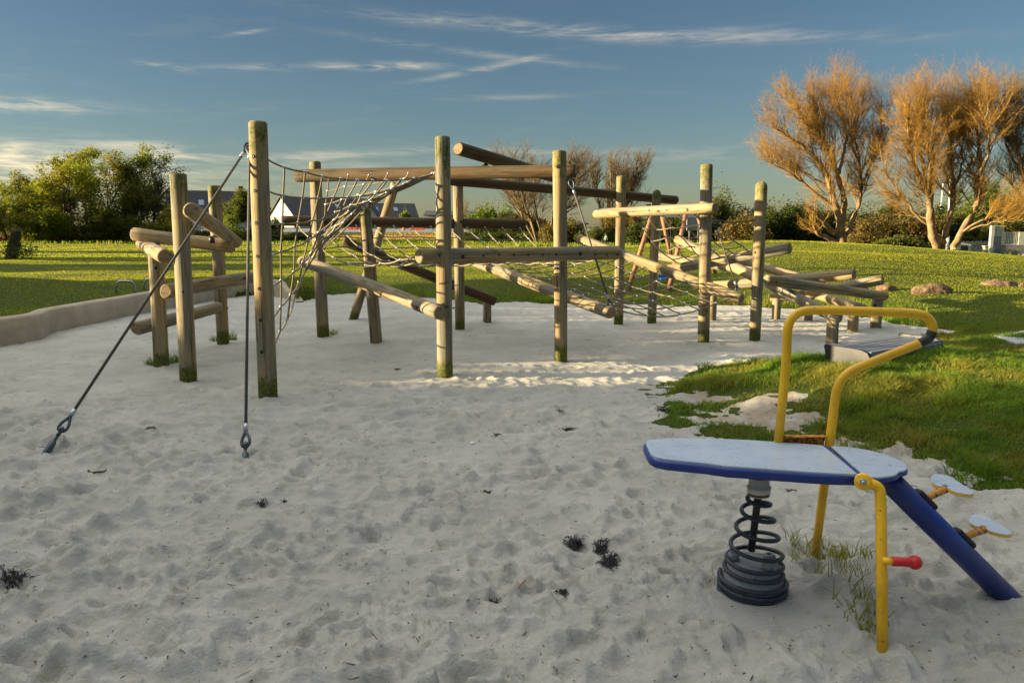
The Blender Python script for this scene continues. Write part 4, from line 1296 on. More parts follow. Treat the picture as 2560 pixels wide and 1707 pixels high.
def house(name, cx, Y, w, l, eave, ridge, yaw, label, wall='wall_render', roof='roof_slate', skylights=0, win=True, z0=1.6, hip=0.0, chim=False):
    """gabled house; local X is the gable width, local Y the ridge"""
    x = (cx - 1280) / FPX * Y
    o = thing(name, (x, Y, z0), label, 'house')
    M = Matrix.Translation((x, Y, z0)) @ Matrix.Rotation(yaw, 4, 'Z')
    bm = bmesh.new(); hw, hl = w / 2, l / 2
    P = [(-hw, 0), (hw, 0), (hw, eave), (0, ridge - .15), (-hw, eave)]
    fr = [bm.verts.new(M @ Vector((a, -hl, b))) for a, b in P]; bk = [bm.verts.new(M @ Vector((a, hl, b))) for a, b in P]
    bm.faces.new(fr[::-1]); bm.faces.new(bk)
    for i in range(5): bm.faces.new((fr[i], fr[(i + 1) % 5], bk[(i + 1) % 5], bk[i]))
    put('wall', from_bm('wall', bm, [M_[wall]], False), o)
    bm = bmesh.new(); ov, t = .35, .18
    sl = (ridge - eave) / hw
    for s in (-1, 1):
        A = [Vector((s * (hw + ov), -hl - ov, eave - sl * ov)), Vector((s * (hw + ov), hl + ov, eave - sl * ov)), Vector((0, hl + ov - hip, ridge)), Vector((0, -hl - ov + hip, ridge))]
        prism(bm, [M @ (a + Vector((0, 0, t))) for a in A], (0, 0, -t))
    rf = put('roof', from_bm('roof', bm, [M_[roof]], False), o)
    for k in range(skylights):
        for s in (-1, 1):
            u = .5; yy = -hl + l * (k + 1) / (skylights + 1)
            bm = bmesh.new(); c = Vector((s * hw * u, yy, eave + (ridge - eave) * (1 - u) + t + .04))
            ang = math.atan2(ridge - eave, hw) * s
            bx(bm, (0, 0, 0), (1.3, .95, .08), 0, M @ Matrix.Translation(c) @ Matrix.Rotation(ang, 4, 'Y'))
            put('skylight', from_bm('skylight', bm, [M_['pane']], False), rf)
    if chim:
        bm = bmesh.new(); bx(bm, (0, hl * .5, ridge + .3), (.7, .9, 1.6), 0, M); put('chimney', from_bm('chimney', bm, [M_['brick']], False), rf)
    if win:
        wl = [(0, eave + (ridge - eave) * .30, 1.4, 1.5)] + [(-hw * .45, eave * .5, 1.3, 1.3), (hw * .45, eave * .5, 1.3, 1.3)]
        for a, b, c, d in wl:
            bm = bmesh.new(); bx(bm, (a, -hl - .03, b), (c, .1, d), 0, M)
            wn = put('window', from_bm('window', bm, [M_['white_paint']], False), o)
            bm = bmesh.new(); bx(bm, (a, -hl - .06, b), (c - .2, .1, d - .2), 0, M); put('pane', from_bm('pane', bm, [M_['pane']], False), wn)
    return o
house('white_house', 805, 168, 7.8, 19, 3.0, 6.6, R(-38), 'white gabled house with dark roof and gable window, left of the net', skylights=2)
house('white_house', 846, 180, 8.0, 15, 2.9, 6.9, R(-84), 'long dark-roofed white house partly hidden behind the rope net', skylights=3, win=False)
house('white_house', 965, 176, 7.5, 13, 2.9, 5.7, R(-70), 'dark-roofed white house with a small front gable, behind the leaning strut', skylights=2)
house('white_house', 936, 168.5, 3.4, 3, 2.6, 4.9, R(-6), 'small white gabled wing in front of the dark-roofed house', win=False)
house('dark_roof_house', 555, 150, 8.5, 17, 3.0, 7.6, R(-70), 'dark blue roofed house behind the left log stack', skylights=2, chim=True, z0=1.1)
house('dark_roof_house', 633, 185, 7, 9, 3.2, 6.2, R(15), 'white-walled house half hidden by the tallest front post', z0=1.8)
house('brick_house', 684, 205, 6, 8, 3, 4.6, R(20), 'small brick house between the tallest post and the white gable', wall='brick', chim=True, win=False)
house('industrial_shed', 1128, 240, 16, 14, 3.2, 4.6, R(-90), 'low grey-roofed industrial shed far behind the middle posts', wall='cream_wall', win=False, z0=2.6)
house('cream_building', 1392, 120, 6, 8, 3.2, 3.4, R(-88), 'pale building wall glimpsed through brown scrub behind a post', wall='cream_wall', win=False, z0=-.8)

for i, (x0, x1, y, Y, lab) in enumerate([(868, 912, 572, 139, 'row of orange plastic barriers by the far road, left piece'), (1024, 1062, 573, 137, 'long orange plastic barrier by the far road, right of the strut')]):
    a, b = at(x0, y, Y), at(x1, y, Y); bm = bmesh.new()
    for k in range(3): bx(bm, a.lerp(b, (k + .5) / 3), ((b - a).length / 3 - .08, .3, .42), 0, bevel=.05)
    one('barrier', bm, 'orange_plastic', lab, 'barrier', 'orange barriers by the far road')
bm = bmesh.new(); lathe(bm, [(.36, -.5), (.36, -.25), (.10, .32), (.05, .34)], Matrix.Translation(at(1009, 572, 137)), 14)
one('traffic_cone', bm, 'orange_plastic', 'orange cone standing by the far road left of the long barrier', 'cone', smooth=True)

# ------------------------------------------------------------------ two tiny distant people
def person(name, p, h, cloth, legs, label, yaw=0.0, bend=0.0):
    o = thing(name, p, label, 'person')
    s = h / 1.75
    def chain(nm, pts, rad, edges, m, sub=1):
        me = bpy.data.meshes.new(nm); me.from_pydata([tuple(Vector(q) * s) for q in pts], edges, [])
        ob = put(nm, me, o, Matrix.Translation(Vector(p)) @ Matrix.Rotation(yaw, 4, 'Z'))
        md = ob.modifiers.new('skin', 'SKIN'); ob.modifiers.new('sub', 'SUBSURF').levels = sub; ob.modifiers['sub'].render_levels = sub
        me.skin_vertices[0].data  # noqa
        for v, r in zip(me.skin_vertices[0].data, rad): v.radius = (r * s, r * s)
        me.skin_vertices[0].data[0].use_root = True
        me.materials.append(M_[m]); return ob
    def mk(nm, pts, rad, edges, m):
        me = bpy.data.meshes.new(nm + '_tmp'); bpy.data.meshes.remove(me)
        return chain(nm, pts, rad, edges, m)
    b = bend
    body = [(0, 0, .95), (0, b * .3, 1.2), (0, b * .6, 1.42), (0, b * .7, 1.52), (0, b * .8, 1.62), (0, b * .8, 1.72), (.19, b * .6, 1.40), (.26, b * .6 - .03, 1.12), (.25, b * .6 - .12, .90), (-.19, b * .6, 1.40), (-.26, b * .6 - .03, 1.12), (-.25, b * .6 - .12, .90),
            (.10, 0, .90), (.11, -.02, .48), (.11, .05, .06), (.11, -.12, .03), (-.10, 0, .90), (-.11, .06, .48), (-.11, .16, .06), (-.11, 0, .03)]
    rad = [.13, .12, .13, .055, .085, .07, .055, .045, .035, .055, .045, .035, .085, .06, .045, .03, .085, .06, .045, .03]
    E = [(0, 1), (1, 2), (2, 3), (3, 4), (4, 5), (2, 6), (6, 7), (7, 8), (2, 9), (9, 10), (10, 11), (0, 12), (12, 13), (13, 14), (14, 15), (0, 16), (16, 17), (17, 18), (18, 19)]
    for nm, vs, m, gr in (('body', range(20), 'skin', 1.0), ('jacket', (0, 1, 2, 6, 7, 9, 10), cloth, 1.22), ('trousers', (0, 12, 13, 14, 16, 17, 18), legs, 1.2)):
        vs = list(vs); idx = {v: i for i, v in enumerate(vs)}
        me = bpy.data.meshes.new(nm); me.from_pydata([tuple(Vector(body[v]) * s) for v in vs], [(idx[a], idx[c]) for a, c in E if a in idx and c in idx], [])
        ob = put(nm, me, o, Matrix.Translation(Vector(p)) @ Matrix.Rotation(yaw, 4, 'Z'))
        sk = ob.modifiers.new('skin', 'SKIN'); sb = ob.modifiers.new('sub', 'SUBSURF'); sb.levels = sb.render_levels = 1
        if not me.skin_vertices: me.attributes  # noqa
        bpy.context.view_layer.update()
        lay = me.skin_vertices[0].data if me.skin_vertices else None
        if lay:
            for v, d in zip(vs, lay): d.radius = (rad[v] * gr * s, rad[v] * gr * s)
            lay[0].use_root = True
        me.materials.append(M_[m])
    bm = bmesh.new(); bmesh.ops.create_uvsphere(bm, u_segments=14, v_segments=8, radius=.105 * s, matrix=Matrix.Translation(Vector(p) + Vector((0, b * .8 * s + .02 * s, 1.71 * s))))
    put('hair', from_bm('hair', bm, [M_['hair']]), o)
ground_p = lambda x, y: Vector((x, y, float(lawn_z(np.array([x]), np.array([y]))[0])))

# (x, y, height, spread, label) of the trees on the sun side, left of the picture
SHADE = [(-27, -11.3, 9, 4.5, 'leafy tree left of the viewer, farthest behind'), (-26, -7.3, 8.5, 4.5, 'leafy tree left of the viewer, second from behind'), (-27, -3.8, 9, 4.5, 'leafy tree level with the viewer on the left'),
         (-25, -0.8, 8, 4, 'leafy tree left of the near sand, first'), (-26, 1.9, 8, 3.6, 'leafy tree left of the near sand, second'), (-25, 3.1, 4.6, 2.2, 'shorter leafy tree before the gap on the left'), (-25.2, 4.9, 3.75, 2.2, 'low leafy tree next to the gap on the left'),
         (-25.5, 7.0, 3.3, 2.8, 'lowest leafy tree, in the gap on the left'), (-26, 9.5, 4.1, 2.6, 'low leafy tree just past the gap on the left'), (-26, 11.3, 3.9, 3.0, 'low leafy tree left of the log stack'), (-27, 13.9, 4.2, 3.2, 'low leafy tree beyond the retaining wall'),
         (-29, 17.2, 5.2, 4, 'leafy tree left of the shaded lawn'), (-38, 26.7, 5.5, 3, 'leafy tree casting the nearest lawn stripe'), (-42, 34.7, 6.0, 3.5, 'leafy tree casting the middle lawn stripe'), (-47, 44.7, 6.5, 4, 'leafy tree casting the farthest lawn stripe')]

# ------------------------------------------------------------------ plants
class Tubes:
    """collects branch polylines and turns them into one mesh"""
    def __init__(s): s.g = {}
    def add(s, P, r, sides): s.g.setdefault((len(P), sides), []).append((np.asarray(P, float), np.asarray(r, float)))
    def mesh(s, name, m):
        VV, QQ, off = [], [], 0
        for (n, k), L in s.g.items():
            P = np.stack([a for a, _ in L]); Rr = np.stack([b for _, b in L]); N = len(L)
            T = np.empty_like(P); T[:, 1:-1] = P[:, 2:] - P[:, :-2]; T[:, 0] = P[:, 1] - P[:, 0]; T[:, -1] = P[:, -1] - P[:, -2]
            T /= np.linalg.norm(T, axis=2, keepdims=True) + 1e-9
            ref = np.where(np.abs(T[..., 2:3]) < .95, np.array([0, 0, 1.]), np.array([1., 0, 0]))
            U = np.cross(T, ref); U /= np.linalg.norm(U, axis=2, keepdims=True) + 1e-9; W = np.cross(T, U)
            a = np.arange(k) * 2 * np.pi / k
            V = P[:, :, None] + Rr[:, :, None, None] * (U[:, :, None] * np.cos(a)[:, None] + W[:, :, None] * np.sin(a)[:, None])
            i, j, q = np.meshgrid(np.arange(N), np.arange(n - 1), np.arange(k), indexing='ij')
            b0 = off + (i * n + j) * k
            Q = np.stack([b0 + q, b0 + (q + 1) % k, b0 + k + (q + 1) % k, b0 + k + q], -1).reshape(-1, 4)
            VV.append(V.reshape(-1, 3)); QQ.append(Q); off += N * n * k
        return mesh_np(name, np.concatenate(VV), np.concatenate(QQ), [M_[m]])

def unit(v): return v / (np.linalg.norm(v) + 1e-9)

def grow(rng, tubes, tips, p, d, L, r, lv, spec):
    sp = spec[lv]; n = sp['n']; P = [np.array(p, float)]; d = unit(np.array(d, float)); st = L / (n - 1)
    dirs = [d]
    for i in range(n - 1):
        d = unit(d + rng.normal(0, sp['wob'], 3) + np.array([0, 0, sp['up']]))
        P.append(P[-1] + d * st); dirs.append(d)
    rr = r * np.linspace(1, sp.get('end', .35), n)
    tubes.add(P, rr, sp['sides'])
    if lv + 1 < len(spec):
        nx = spec[lv + 1]
        for c in range(max(1, int(sp['kids'] * rng.uniform(.8, 1.2)))):
            t = rng.uniform(sp.get('from', .25), 1.0) if c else 1.0
            k = min(int(t * (n - 1)), n - 2); f = t * (n - 1) - k
            q = P[k] * (1 - f) + P[k + 1] * f; dd = dirs[k + 1]
            ax = unit(np.cross(dd, rng.normal(0, 1, 3))); an = nx['ang'] * rng.uniform(.55, 1.3) * (0.4 if c == 0 else 1)
            nd = dd * math.cos(an) + ax * math.sin(an)
            grow(rng, tubes, tips, q, nd, L * nx['len'] * rng.uniform(.65, 1.2) * (1.0 - .35 * t if nx.get('taper', 1) else 1), rr[k] * nx['rad'], lv + 1, spec)
    else: tips.append((P[-1], P[max(0, n // 2)]))

def leaf_cards(rng, C, size, name, m, flat=.5, asp=.6):
    """one small bent quad per centre, random orientation"""
    N = len(C); s = size * rng.uniform(.6, 1.35, N)[:, None]
    a = rng.normal(0, 1, (N, 3)); a[:, 2] *= flat; a /= np.linalg.norm(a, axis=1, keepdims=True)
    b = np.cross(a, rng.normal(0, 1, (N, 3))); b /= np.linalg.norm(b, axis=1, keepdims=True)
    nn = np.cross(a, b)
    V = np.stack([C - a * s * .5, C + b * s * asp * .5 + nn * s * .12, C + a * s * .5, C - b * s * asp * .5 + nn * s * .12], 1)
    Q = np.arange(N * 4).reshape(-1, 4); t = np.repeat(rng.random(N), 4)
    return mesh_np(name, V, Q, [M_[m]], attrs={'tint': t}, smooth=False)

def tree_spec(**k):
    base = [dict(n=8, sides=10, wob=.10, up=.05, kids=9, end=.45, **{'from': .35}),
            dict(n=7, sides=6, wob=.13, up=.08, kids=9, ang=.7, len=.62, rad=.5),
            dict(n=5, sides=4, wob=.16, up=.08, kids=7, ang=.7, len=.5, rad=.5),
            dict(n=4, sides=3, wob=.18, up=.06, kids=0, ang=.7, len=.5, rad=.55)]
    for key, v in k.items():
        i, f = key.split('_', 1); base[int(i[1])][f] = v
    return base

def leafy_tree(name, px, base_py, top_py, Y, label, m, seed, stems=1, spread=.5, leaves=9, size=.16, cl=.35, bark_='bark_dark', group=None, tl=None, spec=None, x=None, cat='tree', lean=0.0, wpx=None, W=None):
    rng = np.random.default_rng(seed)
    if x is None: b = at(px, base_py, Y); x = b.x
    p = ground_p(x, Y); H = (at(px, top_py, Y).z - p.z) if tl is None else tl
    o = thing(name, p, label, cat, group)
    tb, tips = Tubes(), []; sp = spec or tree_spec()
    for s in range(stems):
        a = 6.28 * s / stems + rng.random(); d = (spread * math.cos(a) * (stems > 1) + lean, spread * math.sin(a) * (stems > 1), 1)
        grow(rng, tb, tips, np.array(p) + np.array([.1 * math.cos(a), .1 * math.sin(a), -.2]), d, H * .58, H * .028 / max(1, stems) ** .35, 0, sp)
    # bring the grown tree to its measured height and spread
    T = np.array([t for t, _ in tips]); c0 = np.array(p)
    kz = H / (np.percentile(T[:, 2], 99.5) - p.z); kx = kz
    if W is None and wpx: W = wpx / FPX * Y
    if W: kx = W / (np.percentile(T[:, 0], 98) - np.percentile(T[:, 0], 2))
    sc3 = np.array([kx, kx, kz])
    for key in tb.g: tb.g[key] = [((P - c0) * sc3 + c0, r) for P, r in tb.g[key]]
    tips = [((t - c0) * sc3 + c0, (u - c0) * sc3 + c0) for t, u in tips]
    put('trunk', tb.mesh('trunk', bark_), o)
    T = np.array([t for t, _ in tips]); U = np.array([u for _, u in tips])
    if leaves:
        f = rng.random((len(T) * leaves, 1)); C = np.repeat(T, leaves, 0) * (1 - f) + np.repeat(U, leaves, 0) * f
        C = C + rng.normal(0, cl, C.shape) * np.array([1, 1, .75])
        C = C[C[:, 2] > p.z + .15]
        put('crown', leaf_cards(rng, C, size, 'crown', m), o)
    return o, tips

def shrub(px, base_py, top_py, wpx, Y, label, m, seed, n=5200, size=.15, name='shrub', group=None, lumps=26, depth=.8, stems=True, ground_z=None):
    """bush: leaves spread through several uneven lumps, stems inside"""
    rng = np.random.default_rng(seed)
    x = at(px, base_py, Y).x; p = ground_p(x, Y)
    W = wpx / FPX * Y; H = at(px, top_py, Y).z - p.z
    o = thing(name, p, label, 'bush', group)
    C = []; n = int(n * 1.9); size *= 1.12
    for k in range(lumps):
        u = rng.uniform(-.5, .5); hh = H * (1 - 1.2 * u * u) * rng.uniform(.72, 1.0)
        c = np.array([u * W * .95, rng.uniform(-.35, .35) * W * depth, hh * (rng.uniform(.15, .4) if k % 3 == 0 else rng.uniform(.4, .78))]); rad = np.array([W * rng.uniform(.10, .22), W * rng.uniform(.10, .2) * depth, hh * rng.uniform(.18, .34)])
        if k == 0: c = np.array([0, 0, H * .55]); rad = np.array([W * .3, W * .3 * depth, H * .44])
        q = rng.normal(0, 1, (n // lumps, 3)); q /= np.linalg.norm(q, axis=1, keepdims=True); rr = rng.random((n // lumps, 1)) ** .38
        ir = 1 + .8 * fbm(q[:, :1] * 2.2 + k, q[:, 1:2] * 2.2 + q[:, 2:] * 1.7, seed, 3)
        C.append(c + q * rad * rr * ir)
    C = np.concatenate(C); C = C[C[:, 2] > .02] + np.array(p)
    put('foliage', leaf_cards(rng, C, size, 'foliage', m), o)
    if stems:
        tb, tips = Tubes(), []; sp = tree_spec(b0_kids=5, b1_kids=4, b2_kids=3)
        for s in range(4): grow(rng, tb, tips, np.array(p) + np.array([rng.uniform(-.3, .3) * W, 0, -.1]), (rng.normal(0, .35), rng.normal(0, .35), 1), H * .6, H * .018, 0, sp)
        put('stems', tb.mesh('stems', 'bark_dark'), o)
    return o

# --- bare willows on the right: limbs follow the photo, twigs grow upward from them
def willow(base_px, limbs, Y, label, seed, zoom=(1860, 150, 3.357), twig='twig_willow', dens=1.45, depth=1.6, group='bare willows on the mound'):
    rng = np.random.default_rng(seed)
    b = at(base_px[0], base_px[1], Y); g_ = ground_p(b.x, b.y); b.z = min(b.z, g_.z + .1)
    o = thing('willow_tree', Vector((b.x, b.y, b.z)), label, 'tree', group)
    trunk, crown, tips = Tubes(), Tubes(), []
    sp = [None, dict(n=6, sides=4, wob=.12, up=.13, kids=10, ang=.6, len=.5, rad=.5, end=.4, **{'from': .1}),
          dict(n=5, sides=3, wob=.14, up=.08, kids=11, ang=.7, len=.55, rad=.5, end=.4, **{'from': .15}),
          dict(n=4, sides=3, wob=.14, up=.07, kids=0, ang=.65, len=.6, rad=.6, end=.5)]
    for (pts, r0, r1, kids, off) in limbs:
        P = []
        m = len(pts); oy = rng.uniform(-depth, depth) if off is None else off
        for i, (x, y) in enumerate(pts):
            P.append(at(zoom[0] + x / zoom[2], zoom[1] + y / zoom[2], Y + oy * (i / (m - 1)) ** .8))
        P = np.array([tuple(v) for v in catmull(P, 5)]); n = len(P)
        P[1:-1] += rng.normal(0, .03, P[1:-1].shape)
        rr = np.linspace(0, 1, n); rr = .66 * r0 * (1 - rr) + .6 * r1 * rr
        rr = rr * (1 + .06 * rng.normal(0, 1, n)); trunk.add(P, rr, 12)
        L = np.linalg.norm(np.diff(P, axis=0), axis=1).sum()
        for k in range(int(kids * dens)):
            t = rng.uniform(.30, 1.0) if k > 1 else 1.0
            i = min(int(t * (n - 1)), n - 2); d = unit(P[i + 1] - P[i]); ax = unit(np.cross(d, rng.normal(0, 1, 3))); an = rng.uniform(.3, .9) * (.3 if k <= 1 else 1)
            nd = d * math.cos(an) + ax * math.sin(an); nd[2] = abs(nd[2]) * .6 + .25
            ln = (1.25 + 1.45 * rng.random()) * (1.15 - .45 * t) * 1.08
            rad = max(.016, min(rr[i] * .40, .032))
            grow(rng, crown, tips, P[i], nd, ln, rad, 1, sp)
    put('trunk', trunk.mesh('trunk', 'bark_willow'), o)
    put('crown', crown.mesh('crown', twig), o)
    return o
willow((2112, 617), [
    ([(830, 1560), (700, 1490), (610, 1440), (575, 1335)], .26, .10, 5, -.6),
    ([(840, 1500), (740, 1440), (640, 1330), (540, 1232)], .30, .22, 0, -.8),
    ([(830, 1570), (815, 1450), (785, 1280), (735, 1110), (690, 950), (560, 790), (380, 650), (230, 560)], .42, .06, 30, None),
    ([(815, 1400), (835, 1180), (790, 980), (740, 790), (620, 640), (480, 460), (370, 330)], .30, .06, 34, None),
    ([(800, 1000), (720, 830), (660, 640), (600, 430), (580, 280)], .17, .05, 30, None),
    ([(790, 980), (830, 800), (860, 600), (800, 420), (760, 260)], .15, .05, 30, None),
    ([(845, 1480), (920, 1330), (985, 1080), (965, 850), (940, 620), (1000, 300)], .24, .05, 34, None),
    ([(985, 1080), (1060, 880), (1150, 640), (1130, 380)], .15, .05, 28, None),
    ([(970, 860), (900, 700), (930, 480), (900, 300)], .12, .05, 22, None),
    ([(740, 1220), (560, 1080), (400, 960), (230, 860)], .13, .05, 18, None),
    ([(700, 1060), (520, 960), (330, 880), (230, 800)], .11, .04, 16, None),
], 48, 'big bare orange willow with a sawn-off low limb, leftmost of the willows', 11)
willow((2345, 622), [
    ([(1620, 1580), (1575, 1440), (1560, 1260), (1545, 1120), (1450, 930), (1390, 720), (1370, 480), (1340, 330)], .38, .06, 32, None),
    ([(1560, 1230), (1575, 1000), (1580, 760), (1520, 540), (1480, 320)], .22, .05, 32, None),
    ([(1545, 1120), (1480, 820), (1440, 560), (1480, 380)], .16, .05, 24, None),
    ([(1640, 1580), (1710, 1400), (1755, 1130), (1740, 830), (1715, 560), (1690, 290)], .30, .05, 38, None),
    ([(1755, 1100), (1830, 880), (1800, 640), (1760, 420)], .12, .05, 22, None),
    ([(1560, 1400), (1420, 1270), (1280, 1090), (1190, 930), (1200, 800)], .13, .04, 14, None),
    ([(1610, 1420), (1520, 1330), (1400, 1310), (1260, 1300)], .09, .03, 10, None),
], 46, 'bare willow with twin trunks forking at the ground, second from the left', 12)
willow((2392, 630), [
    ([(1760, 1600), (1830, 1430), (1955, 1220), (1975, 960), (1965, 700), (1950, 450), (1970, 220)], .30, .05, 44, None),
    ([(1975, 960), (2060, 740), (2040, 480), (2060, 330)], .14, .05, 24, None),
    ([(1970, 900), (1880, 700), (1860, 480), (1880, 330)], .13, .05, 24, None),
    ([(1840, 1440), (1990, 1350), (2150, 1300), (2330, 1230), (2450, 1190)], .11, .04, 16, -1.0),
    ([(1840, 1440), (2080, 1370), (2250, 1350), (2430, 1340)], .08, .03, 10, -1.5),
], 45, 'slender bare willow leaning right, tallest of the willows', 13)
willow((2590, 640), [
    ([(2470, 1620), (2420, 1300), (2350, 1000), (2290, 720), (2280, 500), (2300, 300)], .30, .05, 44, None),
    ([(2350, 1000), (2240, 800), (2180, 600), (2200, 380)], .14, .05, 26, None),
    ([(2330, 900), (2420, 640), (2440, 400)], .16, .05, 26, None),
    ([(2400, 1240), (2260, 1060), (2130, 930)], .12, .04, 12, None),
    ([(2470, 1620), (2560, 1300), (2560, 900), (2540, 500)], .22, .05, 30, None),
], 47, 'dark bare willow cut by the right edge of the picture', 14, twig='twig_grey')

# --- bare trees in the middle distance
bare = tree_spec(b0_n=9, b0_kids=22, b0_up=.02, b0_wob=.06, b1_kids=13, b1_up=.12, b1_ang=.5, b1_len=.46, b2_kids=9, b2_ang=.5, b2_up=.10, b3_ang=.5, b3_up=.08, b3_len=.6)
bare[0]['from'] = .3
leafy_tree('bare_tree', 1352, 612, 352, 74, 'wide bare grey tree with many stems, behind the middle posts', None, 21, wpx=240, stems=7, spread=.42, leaves=0, bark_='twig_grey', spec=bare)
leafy_tree('bare_tree', 1524, 612, 362, 76, 'narrower bare tree just right of the wide bare grey tree', None, 22, wpx=150, stems=5, spread=.28, leaves=0, bark_='twig_grey', spec=bare)
leafy_tree('bare_tree', 1172, 590, 492, 150, 'tiny bare tree far behind the industrial shed', None, 23, wpx=50, stems=3, spread=.5, leaves=0, bark_='twig_grey', spec=tree_spec())
leafy_tree('bare_tree', 722, 590, 478, 190, 'faint bare tree behind the white gabled house', None, 24, wpx=40, stems=3, spread=.5, leaves=0, bark_='twig_grey', spec=tree_spec())

# --- leafy trees and shrubs on the left
haw = tree_spec(b0_n=7, b0_kids=12, b0_wob=.16, b0_up=.0, b1_kids=10, b1_up=-.01, b1_wob=.2, b1_ang=.9, b2_kids=8, b2_up=.0, b2_wob=.2, b3_ang=.8)
haw[0]['from'] = .12
leafy_tree('hawthorn_tree', 215, 606, 372, 82, 'broad yellow-green hawthorn, largest tree on the left', 'leaf_hawthorn', 31, wpx=330, stems=6, spread=.85, leaves=14, size=.2, cl=.26, spec=haw)
leafy_tree('hawthorn_tree', 378, 606, 392, 84, 'darker thin-leaved hawthorn right of the broad yellow-green one', 'leaf_mid', 32, wpx=170, stems=4, spread=.55, leaves=6, size=.17, cl=.24, spec=haw)
leafy_tree('hawthorn_tree', 20, 606, 440, 80, 'brown-green hawthorn at the left edge of the picture', 'leaf_hawthorn', 33, wpx=190, stems=5, spread=.75, leaves=9, size=.19, cl=.26, spec=haw)
leafy_tree('round_tree', 575, 602, 478, 110, 'small round dark tree behind the guy cables', 'leaf_mid', 34, wpx=80, stems=3, spread=.45, leaves=12, size=.22, cl=.3, spec=haw)
shrub(120, 607, 505, 190, 78, 'dense sunlit thicket at the foot of the broad hawthorn', 'leaf_hawthorn', 41, 9000, .17)
shrub(300, 607, 515, 150, 80, 'green thicket under the darker hawthorn', 'leaf_mid', 42, 7000, .17)
shrub(430, 607, 520, 120, 80, 'green bush between the darker hawthorn and the front log posts', 'leaf_hawthorn', 43, 6000, .17)
shrub(572, 608, 552, 60, 68, 'small lime-green bush right of the round dark tree', 'leaf_lime', 44, 2600, .13)
shrub(640, 608, 556, 120, 84, 'low dark hedge behind the tallest front post', 'leaf_dark', 45, 4500, .17)
shrub(745, 610, 576, 110, 82, 'dark bramble hedge in front of the white gabled house', 'leaf_dark', 46, 5000, .15)
shrub(690, 595, 535, 34, 120, 'small dark tree-like bush beside the brick house', 'leaf_dark', 47, 2500, .2)
shrub(505, 605, 568, 70, 84, 'low green bush behind the short log post', 'leaf_mid', 48, 2600, .16)
shrub(1012, 575, 515, 30, 150, 'pale green bush at the right end of the dark-roofed house', 'leaf_lime', 49, 1500, .3)
# --- middle
shrub(1230, 606, 496, 130, 92, 'tall lime-green bush behind the hammock net', 'leaf_lime', 51, 7500, .2)
shrub(1310, 606, 505, 110, 86, 'olive-brown bush between the lime bush and the bare tree', 'leaf_brown', 52, 6500, .18)
shrub(1265, 606, 568, 190, 80, 'low dark hedge below the lime bush', 'leaf_dark', 53, 6500, .17)
shrub(1415, 614, 540, 110, 70, 'brown-green scrub at the foot of the wide bare tree', 'leaf_brown', 54, 5500, .15)
shrub(1490, 616, 560, 80, 68, 'green scrub left of the thin bare trunk', 'leaf_mid', 55, 4500, .14)
shrub(1560, 616, 508, 110, 70, 'olive scrub at the foot of the narrower bare tree', 'leaf_brown', 56, 6500, .15)
shrub(1625, 618, 540, 120, 67, 'dark shaded bush behind the swing frame', 'leaf_dark', 57, 6500, .15)
# --- right-hand hedgerow
shrub(1712, 618, 508, 130, 66, 'dark hedge bush between the swing frame and the tall green bush', 'leaf_dark', 61, 7000, .15)
shrub(1800, 618, 452, 140, 68, 'tall green bush with sunlit top, behind the right-hand posts', 'leaf_mid', 62, 9500, .16)
shrub(1858, 618, 520, 110, 64, 'brown-leaved bush in front of the tall green bush', 'leaf_brown', 63, 5500, .14)
shrub(1945, 616, 488, 150, 66, 'dark rounded bush behind the round-topped post', 'leaf_dark', 64, 9000, .16)
shrub(2040, 618, 505, 140, 66, 'dark hedge bush left of the big willow trunk', 'leaf_dark', 65, 8000, .16)
for i, (x, top, w, lab) in enumerate([(1900, 508, 170, 'dark hedge stretch right of the round-topped post'), (2000, 498, 170, 'dark hedge stretch behind the sawn-off willow limb'), (2105, 506, 170, 'dark hedge stretch directly behind the big willow trunk'), (2225, 500, 180, 'dark hedge stretch between the willows'), (2330, 504, 170, 'dark hedge stretch behind the twin-trunked willow'), (1650, 530, 150, 'dark hedge stretch behind the swing frame')]):
    shrub(x, 622, top, w, 72, lab, 'leaf_dark', 160 + i, 8000, .18, name='hedge', group='hedge behind the willows', depth=.5)
shrub(2160, 622, 492, 150, 66, 'dark hedge bush right of the big willow trunk', 'leaf_dark', 66, 8500, .16)
shrub(2185, 622, 520, 130, 60, 'rust-brown scrub tangled beside the big willow', 'leaf_brown', 67, 4000, .13)
shrub(2275, 626, 505, 140, 64, 'olive bush between the big willow and the twin-trunked willow', 'leaf_brown', 68, 7000, .15)
shrub(2260, 628, 580, 120, 57, 'low bright green bush at the foot of the twin-trunked willow', 'leaf_mid', 69, 3500, .13)
shrub(2440, 640, 428, 150, 70, 'tall yellow-green bush rising behind the slender willow', 'leaf_lime', 70, 10000, .17)
shrub(2380, 640, 520, 110, 68, 'green bush behind the lamp posts', 'leaf_mid', 71, 6500, .15)
shrub(2535, 645, 468, 140, 68, 'golden-brown bush above the ball court', 'leaf_brown', 72, 8500, .15)
shrub(2490, 645, 540, 130, 66, 'green hedge directly behind the ball court', 'leaf_mid', 73, 6500, .15)
shrub(2620, 650, 480, 160, 66, 'dark bush beyond the right edge of the ball court', 'leaf_dark', 74, 6500, .16)

